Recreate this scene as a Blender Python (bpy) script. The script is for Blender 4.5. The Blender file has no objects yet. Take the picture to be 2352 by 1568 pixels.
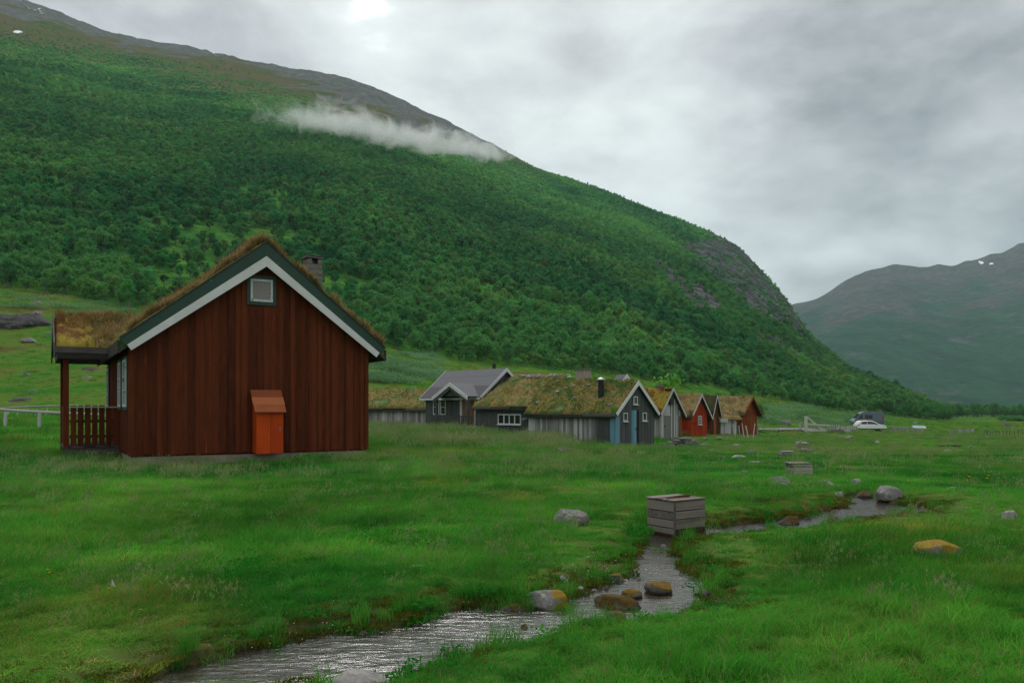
import bpy, bmesh, math, random
import numpy as np
from mathutils import Vector, Matrix
R = math.radians
rng = np.random.default_rng(7)
random.seed(7)
sc = bpy.context.scene
COL = sc.collection
# the photograph, read on a 2352 px wide copy: focal length, centre column, eye-level row, eye height
F, CX, HY, CH = 1829.0, 1176.0, 935.0, 1.5
def P(px, py, Y):
    return np.array([(px - CX) / F * Y, Y, CH + (HY - py) / F * Y])
def lerp(a, b, t): return a + (b - a) * t
def sstep(a, b, x):
    t = np.clip((x - a) / (b - a), 0, 1); return t * t * (3 - 2 * t)
# ------------------------------------------------------------------ value noise in numpy
def _hash(ix, iy, iz, seed):
    n = (ix.astype(np.int64) * 374761393 + iy.astype(np.int64) * 668265263 + iz.astype(np.int64) * 2246822519 + seed * 3266489917) & 0xFFFFFFFF
    n = ((n ^ (n >> 13)) * 1274126177) & 0xFFFFFFFF
    n = ((n ^ (n >> 16)) * 2654435761) & 0xFFFFFFFF
    return ((n ^ (n >> 15)) & 0xFFFFFF) / float(0xFFFFFF)
def vnoise(x, y, z=None, seed=0):
    x = np.asarray(x, float); y = np.asarray(y, float)
    z = np.zeros_like(x) if z is None else np.asarray(z, float)
    fx, fy, fz = np.floor(x), np.floor(y), np.floor(z)
    tx, ty, tz = x - fx, y - fy, z - fz
    tx = tx * tx * (3 - 2 * tx); ty = ty * ty * (3 - 2 * ty); tz = tz * tz * (3 - 2 * tz)
    h = lambda a, b, c: _hash(fx + a, fy + b, fz + c, seed)
    l = lambda a, b, t: a + (b - a) * t
    r0 = l(l(h(0,0,0), h(1,0,0), tx), l(h(0,1,0), h(1,1,0), tx), ty)
    if not np.any(tz): return r0 * 2 - 1
    r1 = l(l(h(0,0,1), h(1,0,1), tx), l(h(0,1,1), h(1,1,1), tx), ty)
    return l(r0, r1, tz) * 2 - 1
def fbm(x, y, z=None, o=4, seed=0, gain=.5):
    s = 0; a = 1.0; n = 0; f = 1.0
    for i in range(o):
        s = s + a * vnoise(np.asarray(x) * f + 13.7 * i, np.asarray(y) * f - 7.1 * i, None if z is None else np.asarray(z) * f + 3.3 * i, seed + i)
        n += a; a *= gain; f *= 2.03
    return s / n
# ------------------------------------------------------------------ shader helpers
def N(t, typ, _p=None, **k):
    n = t.nodes.new('ShaderNode' + typ)
    for a, v in (_p or {}).items(): setattr(n, a, v)
    for a, v in k.items():
        s = n.inputs[int(a[1:])] if a[0] == 'i' and a[1:].isdigit() else n.inputs[a.replace('_', ' ')]
        if isinstance(v, bpy.types.NodeSocket): t.links.new(v, s)
        else:
            if isinstance(v, (tuple, list)) and len(v) == 3 and s.type == 'RGBA': v = (*v, 1)
            s.default_value = v
    return n
def mix(t, f, a, b, blend='MIX'):
    return N(t, 'Mix', dict(data_type='RGBA', blend_type=blend), i0=f, i6=a, i7=b).outputs[2]
def mth(t, op, a, b=0.0, c=0.0, clamp=False):
    return N(t, 'Math', dict(operation=op, use_clamp=clamp), i0=a, i1=b, i2=c).outputs[0]
def ramp(t, f, stops, interp='LINEAR'):
    n = N(t, 'ValToRGB', Fac=f); cr = n.color_ramp; cr.interpolation = interp
    while len(cr.elements) < len(stops): cr.elements.new(.5)
    for e, (p, c) in zip(cr.elements, stops):
        e.position = p
        c = (c, c, c) if isinstance(c, (int, float)) else c
        e.color = (*c, 1)
    return n.outputs[0]
def mapr(t, f, a, b, c=0.0, d=1.0):
    return N(t, 'MapRange', i0=f, i1=a, i2=b, i3=c, i4=d).outputs[0]
def noise(t, vec, scale, detail=4, rough=.55, dist=0.0, out=0):
    return N(t, 'TexNoise', Vector=vec, Scale=scale, Detail=detail, Roughness=rough, Distortion=dist).outputs[out]
def scaled(t, vec, s):
    return N(t, 'Mapping', i0=vec, i3=s).outputs[0]
def attr(t, name, typ='GEOMETRY', out=2):
    return N(t, 'Attribute', dict(attribute_name=name, attribute_type=typ)).outputs[out]
def ocoord(t): return N(t, 'TexCoord').outputs[3]
def wcoord(t): return N(t, 'NewGeometry').outputs[0]
def newmat(name):
    m = bpy.data.materials.new(name); m.use_nodes = True
    t = m.node_tree; t.nodes.clear()
    return m, t, N(t, 'OutputMaterial')
def finish(t, out, col, rough=.8, height=None, hs=.3, hd=.02, spec=.3, metal=0.0):
    b = N(t, 'BsdfPrincipled', Base_Color=col, Roughness=rough, Metallic=metal)
    b.inputs['Specular IOR Level'].default_value = spec
    if height is not None:
        bp = N(t, 'Bump', Strength=hs, Distance=hd, Height=height)
        t.links.new(bp.outputs[0], b.inputs['Normal'])
    t.links.new(b.outputs[0], out.inputs[0])
    return b
def m_wood(name, c1, c2, worn=None, wear=.0, axis='z', rough=.8, streak=1.0, var=.5):
    """planks: tone per plank from the face attribute rnd, grain along one axis, patches where the finish is worn"""
    m, t, o = newmat(name)
    v = ocoord(t)
    rnd = attr(t, 'rnd')
    off = N(t, 'CombineXYZ', i0=mth(t, 'MULTIPLY', rnd, 37.0), i1=mth(t, 'MULTIPLY', rnd, 19.0), i2=mth(t, 'MULTIPLY', rnd, 53.0)).outputs[0]
    v = N(t, 'VectorMath', dict(operation='ADD'), i0=v, i1=off).outputs[0]
    s = dict(z=(22, 22, 1.3), x=(1.3, 22, 22), y=(22, 1.3, 22))[axis]
    g = noise(t, scaled(t, v, s), 1.0, 5, .65, .4)
    b = noise(t, v, 1.6, 4, .6)
    f = mth(t, 'ADD', mth(t, 'MULTIPLY', g, .55 * streak), mth(t, 'MULTIPLY', b, .35))
    f = mth(t, 'ADD', f, mth(t, 'MULTIPLY', mth(t, 'SUBTRACT', rnd, .5), var))
    col = ramp(t, f, [(.25, c1), (.7, c2)])
    if worn is not None:
        w = noise(t, scaled(t, v, tuple(x * .55 for x in s)), 1.0, 4, .6)
        col = mix(t, mapr(t, w, .72 - wear, .78 - wear), col, worn)
    finish(t, o, col, rough, g, .35, .01, .08)
    return m
def m_paint(name, c, worn, wear=.1, rough=.6, scale=6.0):
    m, t, o = newmat(name)
    v = ocoord(t)
    a = noise(t, v, scale, 6, .7); b = noise(t, v, 1.3, 3, .6)
    col = mix(t, mapr(t, b, .3, .7), tuple(x * .82 for x in c), c)
    col = mix(t, mapr(t, a, .72 - wear, .76 - wear), col, worn)
    finish(t, o, col, rough, a, .12, .01)
    return m
def m_plain(name, c, rough=.6, metal=0.0, spec=.4, var=.25, scale=5.0):
    m, t, o = newmat(name)
    a = noise(t, ocoord(t), scale, 5, .6)
    col = mix(t, a, tuple(x * (1 - var) for x in c), tuple(min(1, x * (1 + var)) for x in c))
    finish(t, o, col, rough, a, .08, .01, spec, metal)
    return m
def m_leaf(name, stops, tint=True, dry=None, trans=.35, big=.12):
    """foliage: tone per leaf from the face attribute rnd, patches over the ground by where the plant stands"""
    m, t, o = newmat(name)
    rnd = attr(t, 'rnd')
    oi = N(t, 'ObjectInfo')
    loc = oi.outputs[0]
    f = mth(t, 'MULTIPLY', rnd, .35)
    n1 = noise(t, loc, big, 3, .6); n2 = noise(t, loc, big * 6, 2, .6)
    pa = mth(t, 'ADD', mapr(t, n1, .3, .7, 0, .4), mapr(t, n2, .3, .7, 0, .25))
    f = mth(t, 'ADD', f, pa)
    col = ramp(t, f, stops)
    if dry is not None:
        col = mix(t, mapr(t, rnd, dry[1], dry[1] + .02), col, dry[0])
    if tint:
        col = mix(t, 1.0, col, attr(t, 'tint', 'INSTANCER', 0), 'MULTIPLY')
    d = N(t, 'BsdfDiffuse', Color=col); tr = N(t, 'BsdfTranslucent', Color=col)
    ms = N(t, 'MixShader', i0=trans, i1=d.outputs[0], i2=tr.outputs[0])
    t.links.new(ms.outputs[0], o.inputs[0])
    return m
# ------------------------------------------------------------------ mesh helpers
def fastmesh(name, verts, quads=None, tris=None, rnd=None, mats=(), smooth=False, attrs=None, midx=None):
    me = bpy.data.meshes.new(name)
    verts = np.asarray(verts, np.float32)
    parts = []; starts = []; n = 0
    nf = 0
    for arr, k in ((quads, 4), (tris, 3)):
        if arr is not None and len(arr):
            arr = np.asarray(arr, np.int32); parts.append(arr.ravel())
            starts.append(n + np.arange(len(arr)) * k); n += arr.size; nf += len(arr)
    me.vertices.add(len(verts)); me.vertices.foreach_set('co', verts.ravel())
    if nf:
        me.loops.add(n); me.loops.foreach_set('vertex_index', np.concatenate(parts))
        me.polygons.add(nf); me.polygons.foreach_set('loop_start', np.concatenate(starts).astype(np.int32))
        if smooth: me.polygons.foreach_set('use_smooth', np.ones(nf, bool))
    me.update(calc_edges=True)
    if rnd is not None:
        a = me.attributes.new('rnd', 'FLOAT', 'FACE'); a.data.foreach_set('value', np.asarray(rnd, np.float32))
    for k, v in (attrs or {}).items():
        a = me.attributes.new(k, 'FLOAT', 'POINT'); a.data.foreach_set('value', np.asarray(v, np.float32))
    for m in mats: me.materials.append(m)
    if midx is not None: me.polygons.foreach_set('material_index', np.asarray(midx, np.int32))
    return me
def link(name, me, parent=None, loc=None):
    o = bpy.data.objects.new(name, me); COL.objects.link(o)
    if parent is not None: o.parent = parent
    if loc is not None: o.location = loc
    return o
def tag(o, label=None, cat=None, group=None, kind=None):
    if label: o['label'] = label
    if cat: o['category'] = cat
    if group: o['group'] = group
    if kind: o['kind'] = kind
    return o
def empty(name, loc, rz=0.0):
    o = bpy.data.objects.new(name, None); COL.objects.link(o)
    o.location = loc; o.rotation_euler = (0, 0, rz); o.empty_display_size = .3
    return o
class MB:
    """collects solids and links them as ONE mesh object"""
    def __init__(s): s.v = []; s.f = []; s.r = []; s.m = []
    def add(s, vs, fs, r=None, m=0):
        b = len(s.v); s.v += [tuple(map(float, p)) for p in vs]
        r = random.random() if r is None else r
        for f in fs: s.f.append([b + i for i in f]); s.r.append(r); s.m.append(m)
    def hexa(s, p, r=None, m=0):   # 4 bottom then 4 top, counter-clockwise from above
        s.add(p, [(3,2,1,0), (4,5,6,7), (0,1,5,4), (1,2,6,5), (2,3,7,6), (3,0,4,7)], r, m)
    def box(s, x0, x1, y0, y1, z0, z1, r=None, m=0):
        s.hexa([(x0,y0,z0),(x1,y0,z0),(x1,y1,z0),(x0,y1,z0),(x0,y0,z1),(x1,y0,z1),(x1,y1,z1),(x0,y1,z1)], r, m)
    def prism(s, poly, d, r=None, m=0):   # poly: 3-D points of one face; d: extrusion vector
        n = len(poly); q = [tuple(np.add(p, d)) for p in poly]
        s.add(list(poly) + q, [tuple(range(n))[::-1], tuple(range(n, 2*n))] + [(i, (i+1) % n, n+(i+1) % n, n+i) for i in range(n)], r, m)
    def beam(s, p, q, w, h, r=None, m=0, up=(0,0,1)):
        p, q = Vector(p), Vector(q); d = (q - p).normalized(); u = Vector(up)
        if abs(d.dot(u)) > .95: u = Vector((0, 1, 0))
        a = d.cross(u).normalized() * (w/2); b = a.cross(d).normalized() * (h/2)
        s.hexa([p-a-b, p+a-b, q+a-b, q-a-b, p-a+b, p+a+b, q+a+b, q-a+b], r, m)
    def tube(s, pts, rad, n=8, r=None, m=0, cap=True):
        pts = [Vector(p) for p in pts]; vs = []; fs = []
        for i, p in enumerate(pts):
            d = (pts[min(i+1, len(pts)-1)] - pts[max(i-1, 0)]).normalized()
            a = d.cross(Vector((0, 0, 1)) if abs(d.z) < .9 else Vector((1, 0, 0))).normalized(); b = d.cross(a)
            rr = rad[i] if isinstance(rad, (list, tuple)) else rad
            vs += [p + (a*math.cos(2*math.pi*k/n) + b*math.sin(2*math.pi*k/n))*rr for k in range(n)]
        for i in range(len(pts)-1):
            for k in range(n): fs.append((i*n+k, i*n+(k+1) % n, (i+1)*n+(k+1) % n, (i+1)*n+k))
        if cap: fs += [tuple(range(n))[::-1], tuple(range((len(pts)-1)*n, len(pts)*n))]
        s.add(vs, fs, r, m)
    def build(s, name, mats, parent=None, bevel=0.0, smooth=False, loc=None):
        mats = mats if isinstance(mats, (list, tuple)) else [mats]
        me = bpy.data.meshes.new(name); me.from_pydata(s.v, [], s.f)
        a = me.attributes.new('rnd', 'FLOAT', 'FACE'); a.data.foreach_set('value', np.array(s.r, np.float32))
        for m in mats: me.materials.append(m)
        me.polygons.foreach_set('material_index', np.array(s.m, np.int32))
        if smooth: me.polygons.foreach_set('use_smooth', np.ones(len(s.f), bool))
        bm = bmesh.new(); bm.from_mesh(me); bmesh.ops.recalc_face_normals(bm, faces=bm.faces); bm.to_mesh(me); bm.free()
        me.update()
        o = link(name, me, parent, loc)
        if bevel:
            b = o.modifiers.new('Bevel', 'BEVEL'); b.width = bevel; b.segments = 2; b.limit_method = 'ANGLE'
        return o
def blade_mesh(name, pos, h, w, lean, rnd, mats, seg=3, sidev=None):
    """strips of grass: pos (n,3), lean (n,2) horizontal bend in units of height"""
    n = len(pos); pos = np.asarray(pos, float)
    if sidev is None:
        a = rng.uniform(0, 2*np.pi, n); sidev = np.stack([np.cos(a), np.sin(a), 0*a], 1)
    V = np.zeros((n, 2*seg+1, 3))
    for k in range(seg):
        t = k/seg
        c = pos.copy(); c[:, 2] += h*(t - .18*t*t*(np.hypot(lean[:, 0], lean[:, 1])))
        c[:, 0] += lean[:, 0]*h*t*t; c[:, 1] += lean[:, 1]*h*t*t
        hw = (w*.5*(1 - .75*t*t))[:, None]*sidev
        V[:, 2*k] = c - hw; V[:, 2*k+1] = c + hw
    c = pos.copy(); c[:, 2] += h*(1 - .25*np.hypot(lean[:, 0], lean[:, 1])); c[:, 0] += lean[:, 0]*h; c[:, 1] += lean[:, 1]*h
    V[:, 2*seg] = c
    base = (np.arange(n)*(2*seg+1))[:, None]
    Q = np.concatenate([base + np.array([2*k, 2*k+1, 2*k+3, 2*k+2]) for k in range(seg-1)], 0) if seg > 1 else np.zeros((0, 4), int)
    T = base + np.array([2*seg-2, 2*seg-1, 2*seg])
    r = np.concatenate([np.tile(rnd, seg-1) if seg > 1 else [], rnd])
    return fastmesh(name, V.reshape(-1, 3), Q, T, r, mats)
def card_arrays(c, size, rnd, flat=0.0):
    """leaf-sized rhombs at points c"""
    n = len(c)
    a = rng.normal(size=(n, 3)); a[:, 2] *= (1-flat); a /= np.linalg.norm(a, axis=1)[:, None]
    b = rng.normal(size=(n, 3)); b[:, 2] *= (1-flat); b -= (a*b).sum(1)[:, None]*a; b /= np.linalg.norm(b, axis=1)[:, None]
    s = (size*rng.uniform(.6, 1.25, n))[:, None]
    V = np.stack([c - a*s*.62, c - b*s*.4, c + a*s*.62, c + b*s*.4], 1).reshape(-1, 3)
    Q = np.arange(4*n).reshape(n, 4)
    return V, Q, rnd
def scatter(name, pts, rot, scl, idx, tint, protos, label, cat=None):
    """one stuff object: geometry-node instances of a few plants"""
    me = fastmesh(name, pts)
    def at(n, t, v, key):
        a = me.attributes.new(n, t, 'POINT'); a.data.foreach_set(key, np.ascontiguousarray(v).ravel())
    at('rot', 'FLOAT_VECTOR', np.asarray(rot, np.float32), 'vector')
    at('scl', 'FLOAT_VECTOR', np.asarray(scl, np.float32), 'vector')
    at('idx', 'INT', np.asarray(idx, np.int32), 'value')
    at('tint', 'FLOAT_COLOR', np.concatenate([tint, np.ones((len(tint), 1))], 1).astype(np.float32), 'color')
    col = bpy.data.collections.new(name + '_kinds')
    for p in protos: col.objects.link(p)
    g = bpy.data.node_groups.new(name, 'GeometryNodeTree')
    g.interface.new_socket('Geometry', in_out='INPUT', socket_type='NodeSocketGeometry')
    g.interface.new_socket('Geometry', in_out='OUTPUT', socket_type='NodeSocketGeometry')
    nn = lambda t: g.nodes.new(t)
    gi, go = nn('NodeGroupInput'), nn('NodeGroupOutput')
    ci = nn('GeometryNodeCollectionInfo'); ci.inputs[0].default_value = col; ci.inputs[1].default_value = True; ci.inputs[2].default_value = True
    io = nn('GeometryNodeInstanceOnPoints'); io.inputs['Pick Instance'].default_value = True
    def na(n, t):
        x = nn('GeometryNodeInputNamedAttribute'); x.data_type = t; x.inputs[0].default_value = n
        return next(s for s in x.outputs if s.enabled and s.name == 'Attribute')
    er = nn('FunctionNodeEulerToRotation')
    L = g.links.new
    L(gi.outputs[0], io.inputs['Points']); L(ci.outputs[0], io.inputs['Instance'])
    L(na('idx', 'INT'), io.inputs['Instance Index'])
    L(na('rot', 'FLOAT_VECTOR'), er.inputs[0]); L(er.outputs[0], io.inputs['Rotation'])
    L(na('scl', 'FLOAT_VECTOR'), io.inputs['Scale']); L(io.outputs[0], go.inputs[0])
    o = link(name, me)
    md = o.modifiers.new('Scatter', 'NODES'); md.node_group = g
    return tag(o, label, cat or name.replace('_', ' '), kind='stuff')
def proto(name, me):
    return bpy.data.objects.new(name, me)     # lives only in its scatter's own collection
HAZE_D, MIST_D, EXPO = .72e-4, .11, 0.82
DENO = True
# bright and dark regions of the cloud sheet: column, row, tightness, amount
SKYL = [(1000,190,12,.20),(800,-12,900,.14),(850,2,1600,.18),(1330,330,60,.12),(1620,440,80,.10),(2340,170,40,-.16),(1760,160,60,-.06),(1960,330,40,-.02),(2050,600,50,.04),(480,40,60,-.09),(1500,40,60,-.06)]
SKYR = [(.0,(.095,.096,.10)),(.25,(.170,.173,.180)),(.42,(.284,.287,.293)),(.55,(.382,.388,.391)),(.70,(.482,.502,.494)),(.85,(.565,.594,.58)),(1.0,(.92,.92,.92))]
# ================================================================== the lie of the land
# foot of the birch wood: column, distance, row ; ridge: column, row ; distance of the ridge
FE = np.array([(-900,140,470),(0,130,655),(150,128,680),(280,125,705),(450,125,735),(800,128,790),(870,130,800),(960,135,815),(1050,140,838),(1240,145,845),(1400,155,862),(1500,165,880),(1600,178,890),(1700,195,905),(1800,210,922),(1900,225,940),(2000,235,955),(2100,255,963),(2160,270,965),(2230,300,966),(3300,300,967)], float)
SK = np.array([(-900,-420),(-300,-140),(0,-22),(60,0),(130,22),(220,62),(300,80),(400,100),(500,118),(600,141),(700,157),(800,177),(860,196),(930,230),(1000,260),(1080,300),(1180,355),(1240,384),(1300,405),(1400,440),(1500,483),(1560,500),(1640,535),(1700,567),(1740,608),(1780,650),(1820,707),(1850,752),(1880,790),(1950,842),(2050,893),(2110,921),(2160,946),(2210,962),(3300,965)], float)
Y2T = np.array([(-900,1400),(0,1350),(600,1300),(1180,1200),(1500,1080),(1740,930),(1870,740),(2000,560),(2100,430),(2160,340),(2230,330),(3300,330)], float)
BASE = {-900: [(2,0),(20,0),(50,1.5),(90,10)], 0: [(2,0),(15,0),(30,-.1),(48,.4),(60,2),(90,8.1)], 250: [(2,0),(15,0),(24,-.3),(30,-.25),(48,.25),(60,2.3),(90,8.3)],
 570: [(2,0),(15,-.05),(24,-.40),(31,-.30),(48,.1),(70,3),(95,7)], 870: [(2,0),(15,0),(28,-.25),(54,-.15),(64,-.05),(72,2.2),(90,5.5)], 1100: [(2,0),(15,0),(28,-.25),(50,-.15),(64,.0),(72,1.0),(90,3)],
 1240: [(2,0),(15,0),(28,-.28),(46,-.42),(62,-.1),(100,2.6)], 1500: [(2,0),(15,0),(28,-.3),(42,-.7),(60,-.68),(100,1.1)], 1740: [(2,0),(15,0),(28,-.3),(45,-.7),(66,-.98),(84,-.9),(120,.5)],
 1870: [(2,0),(15,0),(28,-.3),(50,-.85),(70,-1.0),(86,-1.1),(110,-.9),(150,.2)], 2000: [(2,0),(15,0),(28,-.3),(50,-.9),(70,-1.3),(100,-1.9),(137,-2.6),(160,-2.1)], 2150: [(2,0),(15,0),(28,-.3),(50,-.9),(80,-1.6),(120,-2.4),(200,-2.9)],
 2350: [(2,0),(15,0),(28,-.3),(50,-.9),(80,-1.6),(120,-2.4),(200,-3.1)], 3300: [(2,0),(15,0),(28,-.3),(50,-.9),(80,-1.6),(120,-2.4),(200,-3.1)]}
PXG = np.arange(-900, 3301, 6.0); LY = np.linspace(math.log(2.0), math.log(2600), 900); YG = np.exp(LY)
y1 = np.interp(PXG, FE[:, 0], FE[:, 1]); e1 = (HY - np.interp(PXG, FE[:, 0], FE[:, 2]))/F
e2 = (HY - np.interp(PXG, SK[:, 0], SK[:, 1]))/F; y2 = np.interp(PXG, Y2T[:, 0], Y2T[:, 1])
cols = sorted(BASE); zc = []
for c in cols:
    k = BASE[c]; ye = np.interp(c, FE[:, 0], FE[:, 1]); ze = CH + (HY - np.interp(c, FE[:, 0], FE[:, 2]))/F*ye
    k = k + [(ye, ze), (ye*1.2, ze + (ze - k[-1][1])*.25)]
    zc.append(np.interp(LY, np.log([a for a, b in k]), [b for a, b in k]))
zc = np.array(zc)
TZ = np.array([[0.0]])
TZ = np.stack([np.interp(PXG, cols, zc[:, j]) for j in range(len(LY))], 1)
t_ = (LY[None, :] - np.log(y1)[:, None])/np.log(y2/y1)[:, None]
tc = np.clip(t_, 0, 1)
E_ = e1[:, None] + (e2 - e1)[:, None]*(tc*(1 + .3*(1 - tc)))
MZ = CH + E_*YG[None, :]
back = np.clip(YG[None, :] - y2[:, None], 0, None)
z2 = CH + e2*y2
MZ = np.where(back > 0, np.maximum(z2[:, None] + e2[:, None]*back - .0009*back**2, np.minimum(z2[:, None], -3.5)), MZ)
TZ = np.where(t_ > 0, MZ, TZ)
def smooth(a, s, ax):
    k = np.arange(-int(3*s), int(3*s)+1); w = np.exp(-k*k/(2*s*s)); w /= w.sum()
    a = np.moveaxis(a, ax, 0); p = np.concatenate([np.repeat(a[:1], len(k)//2, 0), a, np.repeat(a[-1:], len(k)//2, 0)], 0)
    r = sum(w[i]*p[i:i+len(a)] for i in range(len(k)))
    return np.moveaxis(r, 0, ax)
ELV = (TZ - CH)/YG[None, :]
ELV = smooth(smooth(ELV, 5, 1), 2.5, 0)
def table(px, Y):
    i = np.clip((px - PXG[0])/6.0, 0, len(PXG)-1.001); j = np.clip((np.log(np.maximum(Y, 2.0)) - LY[0])/(LY[1]-LY[0]), 0, len(LY)-1.001)
    i0 = i.astype(int); j0 = j.astype(int); a = i - i0; b = j - j0
    return CH + Y*((ELV[i0, j0]*(1-a) + ELV[i0+1, j0]*a)*(1-b) + (ELV[i0, j0+1]*(1-a) + ELV[i0+1, j0+1]*a)*b)
# ------------------------------------------------------------------ the brook: its banks, traced on the water's level
ZW = -.13
LB = [(300,1590),(440,1530),(590,1487),(700,1462),(800,1452),(860,1452),(921,1438),(1000,1412),(1054,1402),(1077,1393),(1130,1394),(1214,1397),(1290,1392),(1325,1372),(1350,1349),(1390,1341),(1448,1325),(1446,1290),(1452,1268),(1468,1255),(1490,1236),(1503,1212),(1560,1200),(1640,1210),
      (1722,1202),(1764,1194),(1841,1187),(1887,1177),(1920,1169),(1953,1155),(1936,1141),(1962,1134),(2008,1141),(2033,1152),(2080,1160),(2140,1166)]
RB = [(a + (14 if 1500 < a < 1640 else 0), b + (8 if a < 1640 else 15)) for a, b in [(2120,1171),(2074,1163),(2024,1177),(1983,1181),(1915,1195),(1841,1205),(1722,1212),(1640,1222),(1565,1231),(1526,1258),(1545,1278),(1569,1305),(1616,1342),(1590,1368),(1622,1396),(1628,1402),(1585,1404),(1468,1423),(1380,1440),(1312,1443),(1272,1466),(1194,1483),(1077,1497),(991,1532),(921,1555),(860,1590)]]
def onplane(px, py, z):
    Y = (CH - z)*F/(py - HY); return ((px - CX)/F*Y, Y)
BROOK = np.array([onplane(a, b, ZW) for a, b in LB + RB])
def poly_sdf(x, y, poly):
    d = np.full(x.shape, 1e9); ins = np.zeros(x.shape, bool)
    for i in range(len(poly)):
        ax, ay = poly[i]; bx, by = poly[(i+1) % len(poly)]
        ex, ey = bx-ax, by-ay; wx, wy = x-ax, y-ay
        t = np.clip((wx*ex + wy*ey)/(ex*ex + ey*ey + 1e-12), 0, 1)
        d = np.minimum(d, (wx - ex*t)**2 + (wy - ey*t)**2)
        c = ((ay > y) != (by > y)); ins ^= c & (x < (bx-ax)*(y-ay)/(by-ay + 1e-12) + ax)
    d = np.sqrt(d); return np.where(ins, -d, d)
def brook_sdf(x, y):
    d = np.full(x.shape, 9.0); k = (y > 2.5) & (y < 17) & (np.abs(x) < 10)
    if k.any(): d[k] = poly_sdf(x[k], y[k], BROOK) + .05*vnoise(x[k]*5, y[k]*5, seed=5) - .055 + .03*vnoise(x[k]*13, y[k]*13, seed=6)
    return d
SIDE_POOL = np.array([onplane(a, b, -.3) for a, b in [(1772,1103),(1800,1098),(1812,1106),(1810,1116),(1785,1117)]])
def gz(X, Y, carve=True):
    X = np.atleast_1d(np.asarray(X, float)); Y = np.atleast_1d(np.asarray(Y, float))
    Ys = np.maximum(Y, 2.0); px = CX + F*X/Ys
    z = table(px, Ys)
    near = 1 - sstep(40, 75, Ys)
    z = z + near*(.05*fbm(X/1.3, Y/1.3, o=3, seed=11) + .07*fbm(X/4.5, Y/4.5, o=2, seed=15))
    mid = sstep(40, 75, Ys)*(1 - sstep(140, 300, Ys))
    z = z + mid*(.35*fbm(X/7, Y/7, o=4, seed=21))
    far = sstep(140, 320, Ys)
    z = z + far*(Ys*.0035*fbm(X/45, Y/45, o=5, seed=31))*sstep(-3.3, 6, z)
    if carve:
        d = brook_sdf(X, Y)
        b = sstep(.0, .45, d)
        z = np.where(d > 0, lerp(np.minimum(ZW + .05 + .03*vnoise(X*9, Y*9, seed=3), z), z, b), ZW - np.minimum(.18, .02 + .5*np.maximum(-d, 0)) + .03*vnoise(X*6, Y*6, seed=8))
    return z
def gz1(x, y): return float(gz([x], [y])[0])
def onground(px, py, y0=3.0, y1_=420.0):
    Ys = np.exp(np.linspace(math.log(y0), math.log(y1_), 3000)); X = (px - CX)/F*Ys
    g = gz(X, Ys); g = np.where(brook_sdf(X, Ys) < 0, ZW, g); s = CH + (HY - py)/F*Ys
    k = np.argmax(g >= s) if (g >= s).any() else len(Ys)-1
    return np.array([X[k], Ys[k], g[k]])
def mount_at(px, py):
    Ys = np.exp(np.linspace(math.log(120), math.log(1500), 2500)); X = (px - CX)/F*Ys
    g = gz(X, Ys, False); s = CH + (HY - py)/F*Ys
    k = np.argmax(g >= s) if (g >= s).any() else len(Ys)-1
    return np.array([X[k], Ys[k], g[k]])
def inpoly(px, py, poly): return poly_sdf(px, py, np.array(poly, float))
# rock and heath on the slope, as masks that stay on the land
TREELINE = np.array([(-900,0),(0,92),(51,104),(256,140),(410,165),(512,198),(615,216),(769,266),(870,290),(1025,328),(1180,364),(1260,395),(1330,380),(3300,300)], float)
CLIFFS = [[(1575,572),(1640,542),(1690,562),(1735,612),(1790,672),(1850,755),(1885,800),(1850,778),(1790,742),(1720,705),(1660,655),(1610,612)], [(1560,640),(1600,668),(1650,700),(1642,714),(1600,705),(1570,672)],
          [(1745,775),(1800,788),(1860,828),(1900,850),(1880,852),(1830,824),(1780,802)], [(1500,600),(1540,622),(1570,660),(1545,655)], [(1930,830),(1990,862),(2010,876),(1960,862)]]
def masks(X, Y, Z):
    px = CX + F*X/Y; py = HY - F*(Z - CH)/Y
    w = 14*fbm(X/30, Z/18, o=4, seed=41)
    tl = np.interp(px, TREELINE[:, 0], TREELINE[:, 1])
    above = (tl - py) + 30*fbm(X/60, Z/40, o=4, seed=43)
    heath = sstep(-80, 45, above)
    sk = np.interp(px, SK[:, 0], SK[:, 1])
    band = np.interp(px, [0, 250, 600, 760, 900, 1000, 1200, 1300], [60, 42, 30, 66, 74, 62, 32, 0])
    rock = sstep(.0, .55, (band - (py - sk))/60 + .9*fbm(X/40, Z/25, Y/60, o=5, seed=45))*(px < 1320)*sstep(-10, 20, above)
    for c in CLIFFS: rock = np.maximum(rock, sstep(14, 0, inpoly(px, py, c) + w*1.2))
    return rock, heath, px, py
# ================================================================== ground, mountains, brook, air, light
PXC = np.concatenate([np.arange(-900, -60, 24.), np.arange(-60, 2413, 5.), np.arange(2424, 3301, 24.)])
def gridmesh(name, X, Y, Z, mats, attrs=None):
    n, m = X.shape
    V = np.stack([X, Y, Z], -1).reshape(-1, 3)
    i = (np.arange(n-1)[:, None]*m + np.arange(m-1)[None, :]).ravel()
    Q = np.stack([i, i+m, i+m+1, i+1], 1)
    return V, Q
s_ = np.linspace(0, 1, 640)
y1c = np.interp(PXC, FE[:, 0], FE[:, 1])
GY = np.exp(math.log(2.15) + (np.log(y1c) - math.log(2.15))[:, None]*s_[None, :])
GX = (PXC[:, None] - CX)/F*GY
GZ = gz(GX, GY)
V, Q = gridmesh('ground', GX, GY, GZ, [])
wet = sstep(.55, -.02, brook_sdf(GX, GY))
heathg = np.zeros_like(GX)
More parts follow.
